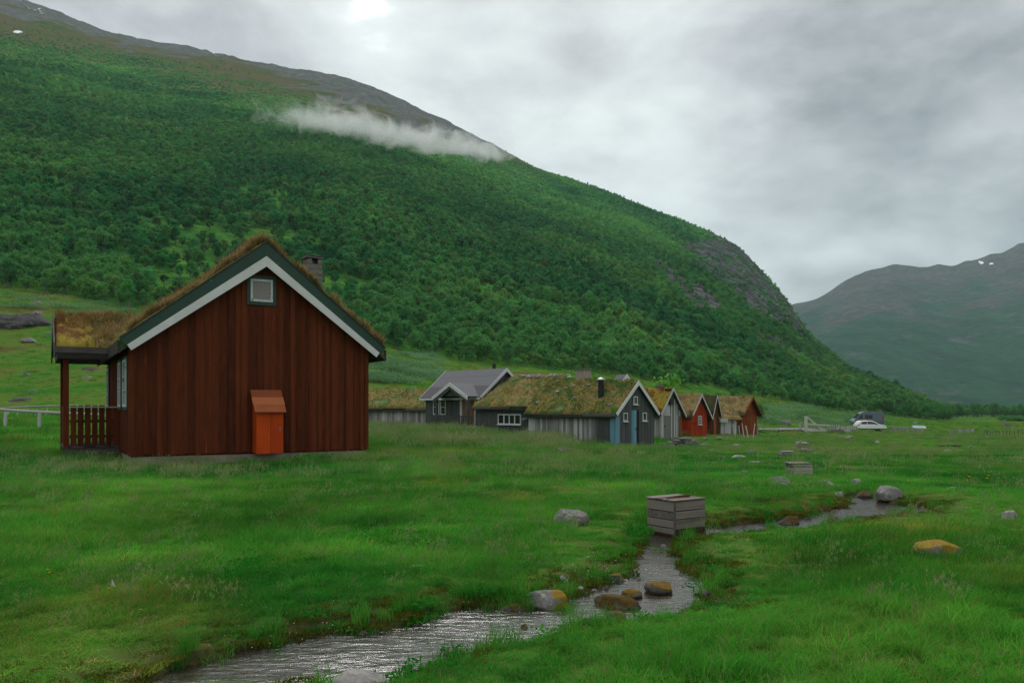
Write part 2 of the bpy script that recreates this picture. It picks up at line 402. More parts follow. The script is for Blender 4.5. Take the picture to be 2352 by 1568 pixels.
# the rest of the valley floor, behind the camera, at both sides and out to the far mountain
ex = np.array([(-3500,-300,-.5),(3500,-300,-.5),(3500,2.15,-.5),(-3500,2.15,-.5),(-3500,2.15,-3.75),(-2.2,2.15,-.3),(2.6,2.15,-.3),(4500,2.15,-3.75),(4500,7000,-3.75),(-3500,7000,-3.75)], float)
nb = len(V); Vall = np.concatenate([V, ex]); Qall = np.concatenate([Q, nb + np.array([[0,1,2,3]])])
def floor_z(x, y): return -3.75
m_g, t, o = newmat('meadow_soil')
w = wcoord(t)
n1 = noise(t, w, .09, 5, .6); n2 = noise(t, w, .55, 5, .65); n3 = noise(t, w, 7.0, 4, .6)
f = mth(t, 'ADD', mth(t, 'MULTIPLY', n1, .5), mth(t, 'ADD', mth(t, 'MULTIPLY', n2, .35), mth(t, 'MULTIPLY', n3, .2)))
c = ramp(t, f, [(.38, (.018, .075, .012)), (.46, (.032, .125, .018)), (.52, (.07, .15, .024)), (.57, (.10, .125, .03)), (.62, (.10, .085, .03)), (.68, (.05, .042, .022))])
c = mix(t, mth(t, 'MULTIPLY', attr(t, 'wet'), .85), c, ramp(t, n3, [(.3, (.035, .027, .016)), (.6, (.075, .055, .028)), (.75, (.09, .085, .02))]))
finish(t, o, c, .95, mth(t, 'ADD', n3, mth(t, 'MULTIPLY', n2, 2.0)), .5, .06, .0)
me = fastmesh('ground', Vall, Qall, None, None, [m_g], True, dict(wet=np.concatenate([wet.ravel(), np.zeros(len(ex))])))
tag(link('ground', me), 'green valley meadow rising to the foot of the birch slope', 'meadow', kind='structure')
# far floor sheet
me = fastmesh('valley_floor', [(-1500, 100, -4.2), (5000, 100, -4.2), (5000, 6500, -4.2), (-1500, 6500, -4.2)], [[0, 1, 2, 3]], None, None, [m_g])
tag(link('valley_floor', me), kind='structure')
# ---- mountain
s2 = np.linspace(0, 1, 420)
y2c = np.interp(PXC, Y2T[:, 0], Y2T[:, 1])*1.22
MY = np.exp(np.log(y1c)[:, None] + np.log(y2c/y1c)[:, None]*s2[None, :]); MX = (PXC[:, None] - CX)/F*MY
MZZ = gz(MX, MY, False)
MZZ[:, 0] = GZ[:, -1]
rock, heath, mpx, mpy = masks(MX, MY, MZZ)
MZZ = MZZ + rock*(4.5*fbm(MX/22, MY/30, MZZ/16, o=4, seed=51))*sstep(200, 400, MY)
V, Q = gridmesh('mountain', MX, MY, MZZ, [])
m_m, t, o = newmat('mountain_side')
w = wcoord(t)
n1 = noise(t, w, .012, 6, .65); n2 = noise(t, w, .07, 6, .65); n3 = noise(t, w, .35, 4, .6)
g = ramp(t, mth(t, 'ADD', mth(t, 'MULTIPLY', n2, .6), mth(t, 'MULTIPLY', n3, .4)), [(.34, (.018, .07, .02)), (.48, (.042, .135, .028)), (.60, (.09, .21, .036))])
h = ramp(t, mth(t, 'ADD', mth(t, 'MULTIPLY', n1, .5), mth(t, 'MULTIPLY', n2, .5)), [(.36, (.04, .09, .03)), (.45, (.075, .105, .038)), (.52, (.115, .10, .05)), (.59, (.12, .088, .056)), (.66, (.20, .195, .185))])
vr = noise(t, scaled(t, w, (1, 1, .35)), .11, 8, .72, .6)
vc = N(t, 'TexVoronoi', dict(feature='DISTANCE_TO_EDGE'), Vector=scaled(t, w, (1, .7, .5)), Scale=.07).outputs[0]
r = ramp(t, vr, [(.30, (.022, .022, .025)), (.45, (.06, .059, .062)), (.56, (.115, .113, .117)), (.75, (.23, .226, .223))])
r = mix(t, mapr(t, n2, .50, .57), r, (.025, .08, .028))
r = mix(t, mapr(t, vc, .0, .08, .55, 0), r, (.025, .025, .027))
# the bare ridge is paler than the cliffs lower down
r = mix(t, attr(t, 'heath'), r, mix(t, .28, r, (.27, .265, .26)))
c = mix(t, attr(t, 'heath'), g, h)
c = mix(t, mapr(t, mth(t, 'ADD', attr(t, 'rock'), mth(t, 'MULTIPLY', mth(t, 'SUBTRACT', n3, .5), .6)), .35, .65), c, r)
finish(t, o, c, .95, mth(t, 'ADD', vr, n3), .7, 2.2, .0)
me = fastmesh('mountain', V, Q, None, None, [m_m], True, dict(rock=rock.ravel(), heath=heath.ravel()))
tag(link('mountain', me), 'long green mountain side with bare rock along its ridge', 'mountain', kind='structure')
# ---- far mountain across the valley
SK2 = np.array([(1500,800),(1820,702),(1860,683),(1905,665),(1960,636),(2000,618),(2040,610),(2100,611),(2180,607),(2215,600),(2260,585),(2300,575),(2352,552),(2500,500),(2900,420),(3300,400)], float)
px2 = np.arange(1500, 3301, 5.0)
ty = np.linspace(0, 1.25, 330)
yb, yt = 1900.0, 4300.0
ebase = (HY - 949.5)/F; etop = (HY - np.interp(px2, SK2[:, 0], SK2[:, 1]))/F; etop = smooth(etop, 2, 0)
FY = np.exp(np.log(yb) + ty*np.log(yt/yb))[None, :]*np.ones((len(px2), 1)); FX = (px2[:, None] - CX)/F*FY
tt = np.minimum(ty, 1)[None, :]
EE = ebase + (etop - ebase)[:, None]*(.25*tt + .75*tt*(1 + .35*(1 - tt)))
FZ = CH + EE*np.minimum(FY, yt) - np.clip(FY - yt, 0, None)*.25
FZ += sstep(0, .1, ty)[None, :]*(FY*.006*fbm(FX/330, FY/330, o=6, seed=61) - 26*np.abs(vnoise(FX/120 + .6*vnoise(FX/300, FY/300, seed=66), FY/900, seed=63)))
V, Q = gridmesh('far_mountain', FX, FY, FZ, [])
m_f, t, o = newmat('far_mountain_side')
w = wcoord(t)
n1 = noise(t, w, .0028, 7, .68); n2 = noise(t, w, .03, 5, .7)
hh = N(t, 'SeparateXYZ', i0=w).outputs[2]
fh = mth(t, 'ADD', mth(t, 'MULTIPLY', hh, .0016), mth(t, 'MULTIPLY', mth(t, 'SUBTRACT', n1, .5), 2.2))
gu = noise(t, scaled(t, w, (1, .35, 1)), .012, 5, .65)
g = ramp(t, mth(t, 'ADD', mth(t, 'MULTIPLY', n2, .5), mth(t, 'MULTIPLY', gu, .5)), [(.38, (.003, .018, .009)), (.5, (.009, .042, .018)), (.62, (.022, .068, .026))])
h = ramp(t, n2, [(.3, (.028, .022, .02)), (.5, (.055, .042, .038)), (.68, (.12, .11, .108))])
c = mix(t, mapr(t, fh, .52, .92), g, h)
c = mix(t, mapr(t, noise(t, scaled(t, w, (1, 1, .5)), .006, 6, .7), .60, .68), c, (.075, .068, .068))
finish(t, o, c, .95, n2, .6, 10.0, .0)
me = fastmesh('far_mountain', V, Q, None, None, [m_f], True)
tag(link('far_mountain', me), 'hazy blue grey mountain closing the valley', 'mountain', kind='structure')
# ---- snow left in hollows
m_snow = m_plain('old_snow', (.75, .77, .8), .7, 0, .2, .05)
SNOW = [('mountain', 72, 13, 26, 9, 35), ('mountain', 41, 75, 12, 2.2, 3), ('mountain', 500, 125, 14, 2.5, 12), ('mountain', 34, -4, 10, 5, 30), ('far', 2254, 603, 7, 2.6, 4), ('far', 2277, 606, 5, 1.6, 2)]
SLB = ['long snow streak near the top left corner of the photo', 'small snow patch on the shoulder below the top left summit', 'thin snow strip lying on the ridge skyline', 'snow scrap at the very top left edge', 'larger snow patch on the far mountain across the valley', 'smaller snow speck beside the patch on the far mountain']
def far_at(px, py):
    i = int(round((px - px2[0])/5)); e = (FZ[i] - CH)/FY[i]; k = np.argmax(e >= (HY - py)/F)
    k = k if (e >= (HY - py)/F).any() else np.argmax(e)
    return np.array([(px - CX)/F*FY[i, k], FY[i, k], FZ[i, k]])
for (w_, px, py, rw, rh, tilt), lb in zip(SNOW, SLB):
    fn = mount_at if w_ == 'mountain' else far_at
    if w_ == 'mountain':
        top = np.interp(px, SK[:, 0], SK[:, 1])
    pts = []; K = 15
    for i in range(K):
        a = 2*math.pi*i/K; rr = 1 + .3*math.sin(2.3*a + px) + .15*math.sin(5*a)
        dx, dy = rw*math.cos(a)*rr, rh*math.sin(a)*rr
        dy += dx*math.tan(R(tilt))
        pts.append(fn(px + dx, py + dy))
    c0 = np.mean(pts, 0)
    up = 1.6 if w_ == 'mountain' else 1.8
    tow = -c0/np.linalg.norm(c0)*up*3
    vs = [c0 + (0, 0, up*1.3) + tow] + [p + (0, 0, up*.6) + tow for p in pts] + [p - (0, 0, up*3) - tow for p in pts]
    mb = MB(); mb.add(vs, [(0, 1+i, 1+(i+1) % K) for i in range(K)] + [(1+i, 1+K+i, 1+K+(i+1) % K, 1+(i+1) % K) for i in range(K)])
    tag(mb.build('snow_patch', m_snow), lb, 'snow patch', 'snow patches on the mountains')
# ---- water
m_w, t, o = newmat('brook_water')
w = wcoord(t)
wv = N(t, 'Mapping', i0=w, i2=(0, 0, R(-25)), i3=(5.0, 15.0, 1)).outputs[0]
n1 = noise(t, wv, 1.0, 4, .6, 1.2); n2 = noise(t, scaled(t, w, (1, 1, 1)), 14.0, 3, .6, .8); n3 = noise(t, w, 1.1, 3, .5)
hgt = mth(t, 'ADD', mth(t, 'MULTIPLY', n1, mapr(t, n3, .35, .65, .5, 1.6)), mth(t, 'MULTIPLY', n2, .35))
bp = N(t, 'Bump', Strength=.30, Distance=.022, Height=hgt).outputs[0]
fr = N(t, 'Fresnel', IOR=1.36, Normal=bp).outputs[0]
gl = N(t, 'BsdfGlossy', Roughness=.17, Color=(.8, .78, .78), Normal=bp)
tr = N(t, 'BsdfTransparent', Color=(.8, .68, .52))
df = N(t, 'BsdfDiffuse', Color=(.035, .027, .02))
sub = N(t, 'MixShader', i0=.25, i1=tr.outputs[0], i2=df.outputs[0])
ms = N(t, 'MixShader', i0=mth(t, 'MULTIPLY', fr, .39), i1=sub.outputs[0], i2=gl.outputs[0])
t.links.new(ms.outputs[0], o.inputs[0])
bm = bmesh.new()
vs = [bm.verts.new((x, y, ZW)) for x, y in BROOK]
f_ = bm.faces.new(vs); bmesh.ops.triangulate(bm, faces=[f_])
# widen a little under the banks
cen = BROOK
nrm = []
for i in range(len(BROOK)):
    a = BROOK[i-1]; b = BROOK[(i+1) % len(BROOK)]; d = np.array(b) - np.array(a); d = d/np.linalg.norm(d); nrm.append((-d[1], d[0]))
area = sum(BROOK[i][0]*BROOK[(i+1) % len(BROOK)][1] - BROOK[(i+1) % len(BROOK)][0]*BROOK[i][1] for i in range(len(BROOK)))
sg = -1 if area > 0 else 1
for v, nn_ in zip(vs, nrm): v.co.x += sg*nn_[0]*.2; v.co.y += sg*nn_[1]*.2
me = bpy.data.meshes.new('brook_water'); bm.to_mesh(me); bm.free(); me.materials.append(m_w)
tag(link('brook_water', me), 'shallow rippled brook winding through the grass', 'brook', kind='structure')
sp = [onground(a, b, 10) for a, b in ((1768,1100),(1785,1097),(1803,1098),(1815,1106),(1812,1114),(1790,1117),(1772,1113))]
zp_ = float(np.max([q[2] for q in sp])) + .01; SIDE_P = np.array([(q[0], q[1]) for q in sp])
me = bpy.data.meshes.new('brook_pool'); me.from_pydata([(a, b, zp_) for a, b in SIDE_P], [], [list(range(len(SIDE_P)))]); me.materials.append(m_w)
tag(link('brook_pool', me), 'small bright patch of open water near the plank boxes', 'brook', kind='structure')
# ---- camera
cam = bpy.data.cameras.new('camera'); camo = bpy.data.objects.new('camera', cam); COL.objects.link(camo)
camo.location = (0, 0, CH); camo.rotation_euler = (R(90), 0, 0)
cam.sensor_width = 36; cam.lens = 36*F/2352; cam.shift_y = (HY - 783.5)/2352
cam.clip_start = .1; cam.clip_end = 20000
sc.camera = camo
# ---- overcast sky: the Nishita sky under a broken sheet of cloud, and a weak wide sun behind it
SUN_EL, SUN_AZ = R(50), R(-6)      # azimuth from +Y towards +X
W = bpy.data.worlds.new('World'); sc.world = W; W.use_nodes = True
t = W.node_tree; t.nodes.clear()
out = N(t, 'OutputWorld')
sky = N(t, 'TexSky', dict(sky_type='NISHITA', sun_disc=False, sun_elevation=SUN_EL, sun_rotation=SUN_AZ))
bg1 = N(t, 'Background', Color=sky.outputs[0], Strength=.09)
d = N(t, 'TexCoord').outputs[0]
sx = N(t, 'SeparateXYZ', i0=d)
dz = mth(t, 'ADD', mth(t, 'MAXIMUM', sx.outputs[2], 0.0), .26)
pl = N(t, 'CombineXYZ', i0=mth(t, 'DIVIDE', sx.outputs[0], dz), i1=mth(t, 'DIVIDE', sx.outputs[1], dz), i2=0.0).outputs[0]
plr = N(t, 'Mapping', i0=pl, i2=(0, 0, R(38)), i3=(.55, 1.25, 1)).outputs[0]
dr_ = N(t, 'Mapping', i0=d, i2=(0, R(-20), 0), i3=(1, 1, 1.9)).outputs[0]
c1 = mapr(t, noise(t, dr_, 6.5, 7, .55, .15), .30, .70)
c2 = noise(t, N(t, 'Mapping', i0=pl, i1=(3.1, 1.7, 0), i2=(0, 0, R(38)), i3=(.30, .8, 1)).outputs[0], 2.6, 5, .5, .3)
c2 = mapr(t, c2, .25, .75)
def lobe(px, py, k, a):
    v = Vector(P(px, py, 1000.) - np.array([0, 0, CH])).normalized()
    dt = N(t, 'VectorMath', dict(operation='DOT_PRODUCT'), i0=d, i1=tuple(v)).outputs[1]
    return mth(t, 'MULTIPLY', mth(t, 'EXPONENT', mth(t, 'MULTIPLY', mth(t, 'SUBTRACT', dt, 1.0), k)), a)
b = mth(t, 'ADD', mth(t, 'MULTIPLY', c1, .36), mth(t, 'ADD', mth(t, 'MULTIPLY', c2, .26), .18))
for L_ in SKYL: b = mth(t, 'ADD', b, lobe(*L_))
cc = ramp(t, b, SKYR)
# an overcast sky is brightest overhead
zen = mapr(t, sx.outputs[2], .47, .85, 1.0, 2.0)
bg2 = N(t, 'Background', Color=cc, Strength=zen)
ms = N(t, 'MixShader', i0=.93, i1=bg1.outputs[0], i2=bg2.outputs[0])
t.links.new(ms.outputs[0], out.inputs[0])
W.cycles.sampling_method = 'MANUAL'; W.cycles.sample_map_resolution = 512
sun = bpy.data.lights.new('sun', 'SUN'); sun.energy = .8; sun.angle = R(30); sun.color = (1, .97, .93)
so = bpy.data.objects.new('sun', sun); COL.objects.link(so)
sd = Vector((math.sin(SUN_AZ)*math.cos(SUN_EL), math.cos(SUN_AZ)*math.cos(SUN_EL), math.sin(SUN_EL)))
so.rotation_euler = sd.to_track_quat('Z', 'Y').to_euler()
so.location = (0, 0, 60)
# ---- the damp air of the valley
m_h, t, o = newmat('damp_air')
pv = N(t, 'VolumePrincipled', Color=(.62, .85, .92), Density=HAZE_D, Anisotropy=.0)
t.links.new(pv.outputs[0], o.inputs[1])
mb = MB(); mb.box(-4000, 5500, -320, 7200, -6, 1500)
ho = mb.build('haze', m_h); tag(ho, 'pale damp air filling the valley', 'haze', kind='stuff')
# ---- the strip of cloud clinging to the slope
a_ = mount_at(566, 243); b_ = mount_at(1165, 352)
dir_ = (b_ - a_)
# pulled off the slope far enough to hang clear of it along its whole length
need = 0.0
for tt_ in np.linspace(0, 1, 9):
    q = a_ + dir_*tt_
    for dy_ in (0, 22, 40):
        m_ = mount_at(CX + F*q[0]/q[1], HY - F*(q[2]-CH)/q[1] + dy_)
        need = max(need, 1 - m_[1]/q[1])
pull = need + .06
A = a_*(1 - pull); B = b_*(1 - pull)
mid = (A + B)/2; hl = np.linalg.norm(B - A)/2*1.10
xax = Vector(B - A).normalized(); yax = Vector((0, 0, 1)).cross(xax).normalized(); zax = xax.cross(yax)
bm = bmesh.new(); bmesh.ops.create_icosphere(bm, subdivisions=4, radius=1.0)
me = bpy.data.meshes.new('mist_strip'); bm.to_mesh(me); bm.free()
m_c, t, o = newmat('slope_cloud')
v = ocoord(t)
wp = N(t, 'Mapping', i0=v, i3=(7.5, 1.6, 1.5)).outputs[0]
nz = noise(t, wp, 1.0, 7, .68, .9); 
sv = N(t, 'SeparateXYZ', i0=v)
zz = sv.outputs[2]; xx = sv.outputs[0]
zc_ = mth(t, 'ADD', zz, mth(t, 'ADD', .28, mth(t, 'MULTIPLY', xx, .10)))      # the body hangs low in the strip, wisps above
zdist = mth(t, 'MAXIMUM', mth(t, 'MULTIPLY', zc_, 1.15), mth(t, 'MULTIPLY', zc_, -2.6))
rr = mth(t, 'SQRT', mth(t, 'ADD', mth(t, 'POWER', zdist, 2.0), mth(t, 'ADD', mth(t, 'POWER', mth(t, 'ABSOLUTE', xx), 7.0), mth(t, 'POWER', mth(t, 'ABSOLUTE', sv.outputs[1]), 2.0))))
de = mth(t, 'SUBTRACT', mth(t, 'MULTIPLY', mth(t, 'SUBTRACT', nz, .5), 3.2), mth(t, 'SUBTRACT', mth(t, 'MULTIPLY', rr, 1.6), .68))
de = mth(t, 'MULTIPLY', mth(t, 'MAXIMUM', de, 0.0), MIST_D)
pv = N(t, 'VolumePrincipled', Color=(.995, .995, .995), Density=de, Anisotropy=.0)
t.links.new(pv.outputs[0], o.inputs[1])
me.materials.append(m_c)
mo = link('mist_cloud', me)
M = Matrix((xax, yax, zax)).transposed().to_4x4(); M.translation = Vector(mid) + Vector((0, 0, 6))
mo.matrix_world = M @ Matrix.Diagonal((hl, 40, 30, 1))
tag(mo, 'strip of white cloud clinging to the green mountain side', 'cloud', kind='stuff')
# ---- render
sc.view_settings.view_transform = 'Standard'; sc.view_settings.look = 'None'; sc.view_settings.exposure = EXPO
sc.render.engine = 'CYCLES'
cy = sc.cycles
cy.max_bounces = 5; cy.diffuse_bounces = 2; cy.glossy_bounces = 2; cy.transmission_bounces = 3; cy.volume_bounces = 3; cy.transparent_max_bounces = 12
cy.caustics_reflective = cy.caustics_refractive = False
cy.sample_clamp_indirect = 4.0
cy.use_adaptive_sampling = True; cy.adaptive_threshold = .01
cy.use_denoising = DENO; cy.denoising_input_passes = 'RGB_ALBEDO_NORMAL'; cy.denoising_prefilter = 'NONE'
cy.volume_step_rate = .6; cy.volume_max_steps = 96
# ================================================================== the cabins
FOOT = []          # footprints, kept free of grass: (x, y, angle, x0, x1, y0, y1)
M = {}
M['red'] = m_wood('red_brown_boards', (.040, .0115, .0055), (.135, .033, .012), (.28, .055, .015), .05, 'z', .8, 1.2, .30)
M['red2'] = m_wood('red_brown_post', (.07, .016, .006), (.13, .03, .010), (.17, .05, .02), .05, 'z', .7)
M['barn_red'] = m_wood('barn_red_boards', (.26, .032, .013), (.43, .058, .022), (.12, .03, .02), .03, 'z', .75, .8, .3)
M['rust'] = m_wood('rust_brown_boards', (.15, .04, .015), (.27, .073, .026), (.2, .08, .04), .04, 'z', .8, 1., .4)
M['brown'] = m_wood('brown_boards', (.06, .026, .013), (.12, .052, .026), (.2, .12, .07), .03, 'z', .8, 1., .4)
M['grey'] = m_wood('dark_grey_painted_boards', (.07, .077, .075), (.13, .14, .136), (.19, .195, .19), .02, 'z', .7, .5, .25)
M['silver'] = m_wood('silvered_boards', (.17, .168, .165), (.46, .45, .44), (.54, .46, .37), .05, 'z', .9, 1.2, .75)
M['silver_h'] = m_wood('silvered_planks', (.10, .095, .09), (.34, .33, .315), (.16, .10, .065), .03, 'x', .9, 1.3, .6)
M['dark_h'] = m_wood('dark_weathered_planks', (.03, .028, .025), (.11, .10, .09), (.22, .2, .18), .05, 'x', .9, 1.1, .5)
M['dark_y'] = m_wood('dark_weathered_planks_along', (.03, .028, .025), (.12, .11, .10), (.24, .22, .2), .05, 'y', .9, 1.1, .5)
M['honey'] = m_wood('bare_pine_door', (.13, .065, .028), (.24, .13, .06), (.3, .2, .12), .03, 'z', .7)
M['blue'] = m_wood('faded_blue_boards', (.10, .22, .30), (.17, .33, .43), (.25, .26, .25), .08, 'z', .8, .7, .3)
M['greenp'] = m_paint('green_paint', (.022, .060, .043), (.12, .15, .14), .07, .55, 7.0)
M['white'] = m_paint('white_paint', (.62, .63, .62), (.42, .42, .40), .05, .5)
M['whitew'] = m_paint('worn_white_paint', (.52, .56, .56), (.13, .14, .13), .14, .55, 9.0)
M['whited'] = m_paint('greyed_white_paint', (.45, .46, .45), (.25, .24, .22), .12, .6)
M['glass'] = m_plain('window_glass', (.018, .02, .022), .06, 0, .5, .3)
M['curtain'] = m_plain('net_curtain_behind_glass', (.20, .18, .16), .25, 0, .5, .25, 14.0)
M['orange'] = m_wood('orange_stained_boards', (.33, .036, .006), (.60, .082, .010), (.6, .25, .1), .05, 'z', .6, .8, .4)
M['lid'] = m_wood('orange_brown_lid_boards', (.20, .055, .022), (.36, .115, .045), (.3, .17, .1), .06, 'x', .7, 1., .6)
M['concrete'] = m_plain('old_concrete', (.30, .265, .21), .95, 0, .2, .4, 4.0)
M['stone'] = m_plain('chimney_stone', (.17, .158, .143), .95, 0, .2, .5, 7.0)
M['slate'] = m_plain('dark_slate', (.045, .045, .048), .7, 0, .3, .4, 6.0)
M['felt'] = m_plain('grey_roofing_felt', (.14, .138, .147), .95, 0, .2, .12, 30.0)
M['felt2'] = m_plain('dark_roofing_felt', (.095, .09, .10), .95, 0, .2, .12, 30.0)
M['black'] = m_plain('black_sheet_metal', (.012, .012, .013), .5, .3, .5, .3)
M['metal'] = m_plain('grey_sheet_metal', (.3, .3, .31), .4, .8, .5, .2)
M['dark'] = m_plain('dark_bar_and_shade_fill', (.02, .017, .014), .9, 0, .2)  # near black: painted shade for recess and box interiors, also the bar
def m_turf(name, stops, scale=1.0):
    m, t, o = newmat(name)
    v = ocoord(t)
    n1 = noise(t, v, .75*scale, 4, .62, .8); n2 = noise(t, v, 4.2*scale, 5, .7, .3); n3 = noise(t, v, 26, 3, .6)
    f = mth(t, 'ADD', mth(t, 'MULTIPLY', n1, .72), mth(t, 'ADD', mth(t, 'MULTIPLY', n2, .24), mth(t, 'MULTIPLY', n3, .06)))
    finish(t, o, ramp(t, f, stops), .97, mth(t, 'ADD', n2, mth(t, 'MULTIPLY', n3, .6)), .8, .05, .1)
    return m
M['turf'] = m_turf('roof_turf', [(.34, (.03, .08, .016)), (.455, (.055, .135, .024)), (.482, (.12, .11, .036)), (.52, (.22, .16, .065)), (.55, (.21, .18, .03)), (.575, (.10, .065, .025)), (.605, (.055, .13, .024)), (.72, (.26, .21, .13))])
M['turf_moss'] = m_turf('mossy_roof_turf', [(.39, (.08, .035, .01)), (.46, (.15, .07, .018)), (.51, (.26, .20, .03)), (.56, (.22, .18, .025)), (.62, (.11, .055, .018)), (.68, (.30, .26, .14))])
M['turf_straw'] = m_turf('straw_roof_turf', [(.39, (.08, .07, .025)), (.46, (.19, .13, .055)), (.53, (.28, .20, .09)), (.58, (.12, .12, .035)), (.66, (.30, .23, .13))])
M['turf_dark'] = m_turf('dark_peaty_roof_turf', [(.40, (.03, .022, .014)), (.49, (.07, .05, .028)), (.55, (.05, .065, .02)), (.64, (.13, .10, .06))])
def m_blade(name, stops, trans=.3):
    m, t, o = newmat(name)
    v = ocoord(t)
    f = mth(t, 'ADD', mth(t, 'MULTIPLY', attr(t, 'rnd'), .6), mapr(t, noise(t, v, 1.1, 3, .6), .3, .7, 0, .45))
    c = ramp(t, f, stops)
    d = N(t, 'BsdfDiffuse', Color=c); tr = N(t, 'BsdfTranslucent', Color=c)
    ms = N(t, 'MixShader', i0=trans, i1=d.outputs[0], i2=tr.outputs[0])
    t.links.new(ms.outputs[0], o.inputs[0]); return m
M['straw'] = m_blade('dry_roof_grass', [(.1, (.07, .10, .025)), (.4, (.17, .14, .05)), (.65, (.34, .24, .10)), (.95, (.46, .34, .18))], .45)
M['rgreen'] = m_blade('green_roof_grass', [(.1, (.04, .12, .022)), (.5, (.10, .16, .04)), (.8, (.20, .17, .06)), (.98, (.30, .21, .11))])
M['rmoss'] = m_blade('yellow_roof_moss', [(.1, (.11, .06, .015)), (.5, (.2, .14, .025)), (.9, (.27, .2, .05))])
M['rdark'] = m_blade('brown_roof_grass', [(.1, (.035, .03, .015)), (.5, (.07, .055, .03)), (.9, (.12, .09, .05))])
M['rusty'] = m_blade('rusty_roof_grass', [(.1, (.07, .09, .025)), (.4, (.19, .11, .045)), (.7, (.34, .17, .075)), (.98, (.40, .27, .14))], .45)

def boards(mb, p, q, zb, zt, nrm, wr=(.10, .16), th=.022, fit=True, uneven=.02, m=0):
    """vertical boards from p to q (2-D), top edge zt(u), alternate ones proud"""
    p, q = np.array(p, float), np.array(q, float); L = np.linalg.norm(q - p); d = (q - p)/L; n = np.array(nrm, float)
    u = 0; k = 0
    while u < L - 1e-4:
        w = random.uniform(*wr); u1 = min(L, u + w)
        if L - u1 < wr[0]*.6: u1 = L
        o0, o1 = (.0, th) if k % 2 else (th*.75, th*1.75)
        e = .012 if k % 2 else -.0
        a, b = p + d*(u - (0 if k % 2 else .012)*(u > 0)), p + d*(u1 + (0 if k % 2 else .012)*(u1 < L))
        a0, b0, a1, b1 = a + n*o0, b + n*o0, a + n*o1, b + n*o1
        z0 = zb + random.uniform(-uneven, uneven); za, zb_ = zt(u), zt(u1)
        r = random.random()
        mb.hexa([(*a1, z0), (*b1, z0), (*b0, z0), (*a0, z0), (*a1, za), (*b1, zb_), (*b0, zb_), (*a0, za)], r, m)
        u = u1; k += 1
class Face:
    """a vertical face to hang windows and doors on: u along, z up, n out of the wall"""
    def __init__(s, o, d, n): s.o, s.d, s.n = np.array(o, float), np.array(d, float), np.array(n, float)
    def pt(s, u, n, z): q = s.o + s.d*u + s.n*n; return (q[0], q[1], z)
    def box(s, mb, u0, u1, n0, n1, z0, z1, r=None, m=0):
        mb.hexa([s.pt(u0, n1, z0), s.pt(u1, n1, z0), s.pt(u1, n0, z0), s.pt(u0, n0, z0), s.pt(u0, n1, z1), s.pt(u1, n1, z1), s.pt(u1, n0, z1), s.pt(u0, n0, z1)], r, m)
def window(par, fc, u0, u1, z0, z1, fmat, pane, fw=.06, cols=1, rows=1, n0=.03, sill=None, outer=None, ow=.09, bar=.035):
    mb = MB()
    if outer is not None:
        mo_ = MB()
        fc.box(mo_, u0-ow, u0, n0, n0+.035, z0-ow, z1+ow); fc.box(mo_, u1, u1+ow, n0, n0+.035, z0-ow, z1+ow)
        fc.box(mo_, u0, u1, n0, n0+.037, z1, z1+ow); fc.box(mo_, u0, u1, n0, n0+.037, z0-ow, z0)
    fc.box(mb, u0, u0+fw, n0, n0+.055, z0, z1, .5); fc.box(mb, u1-fw, u1, n0, n0+.055, z0, z1, .5)
    fc.box(mb, u0+fw, u1-fw, n0, n0+.053, z1-fw, z1, .5); fc.box(mb, u0+fw, u1-fw, n0, n0+.053, z0, z0+fw, .5)
    for i in range(1, cols):
        u = lerp(u0+fw, u1-fw, i/cols); fc.box(mb, u-bar/2, u+bar/2, n0, n0+.045, z0+fw, z1-fw, .5)
    for i in range(1, rows):
        z = lerp(z0+fw, z1-fw, i/rows); fc.box(mb, u0+fw, u1-fw, n0, n0+.042, z-bar/2, z+bar/2, .5)
    o = mb.build('window', fmat, par, .004)
    if outer is not None: mo_.build('surround', outer, o, .004)
    pb = MB(); fc.box(pb, u0+fw*.5, u1-fw*.5, n0-.005, n0+.02, z0+fw*.5, z1-fw*.5, .5); pb.build('pane', pane, o)
    if sill: sb = MB(); fc.box(sb, u0-.04, u1+.04, n0, n0+.11, z0-.04, z0-.002, .5); sb.build('sill', sill, o)
    return o
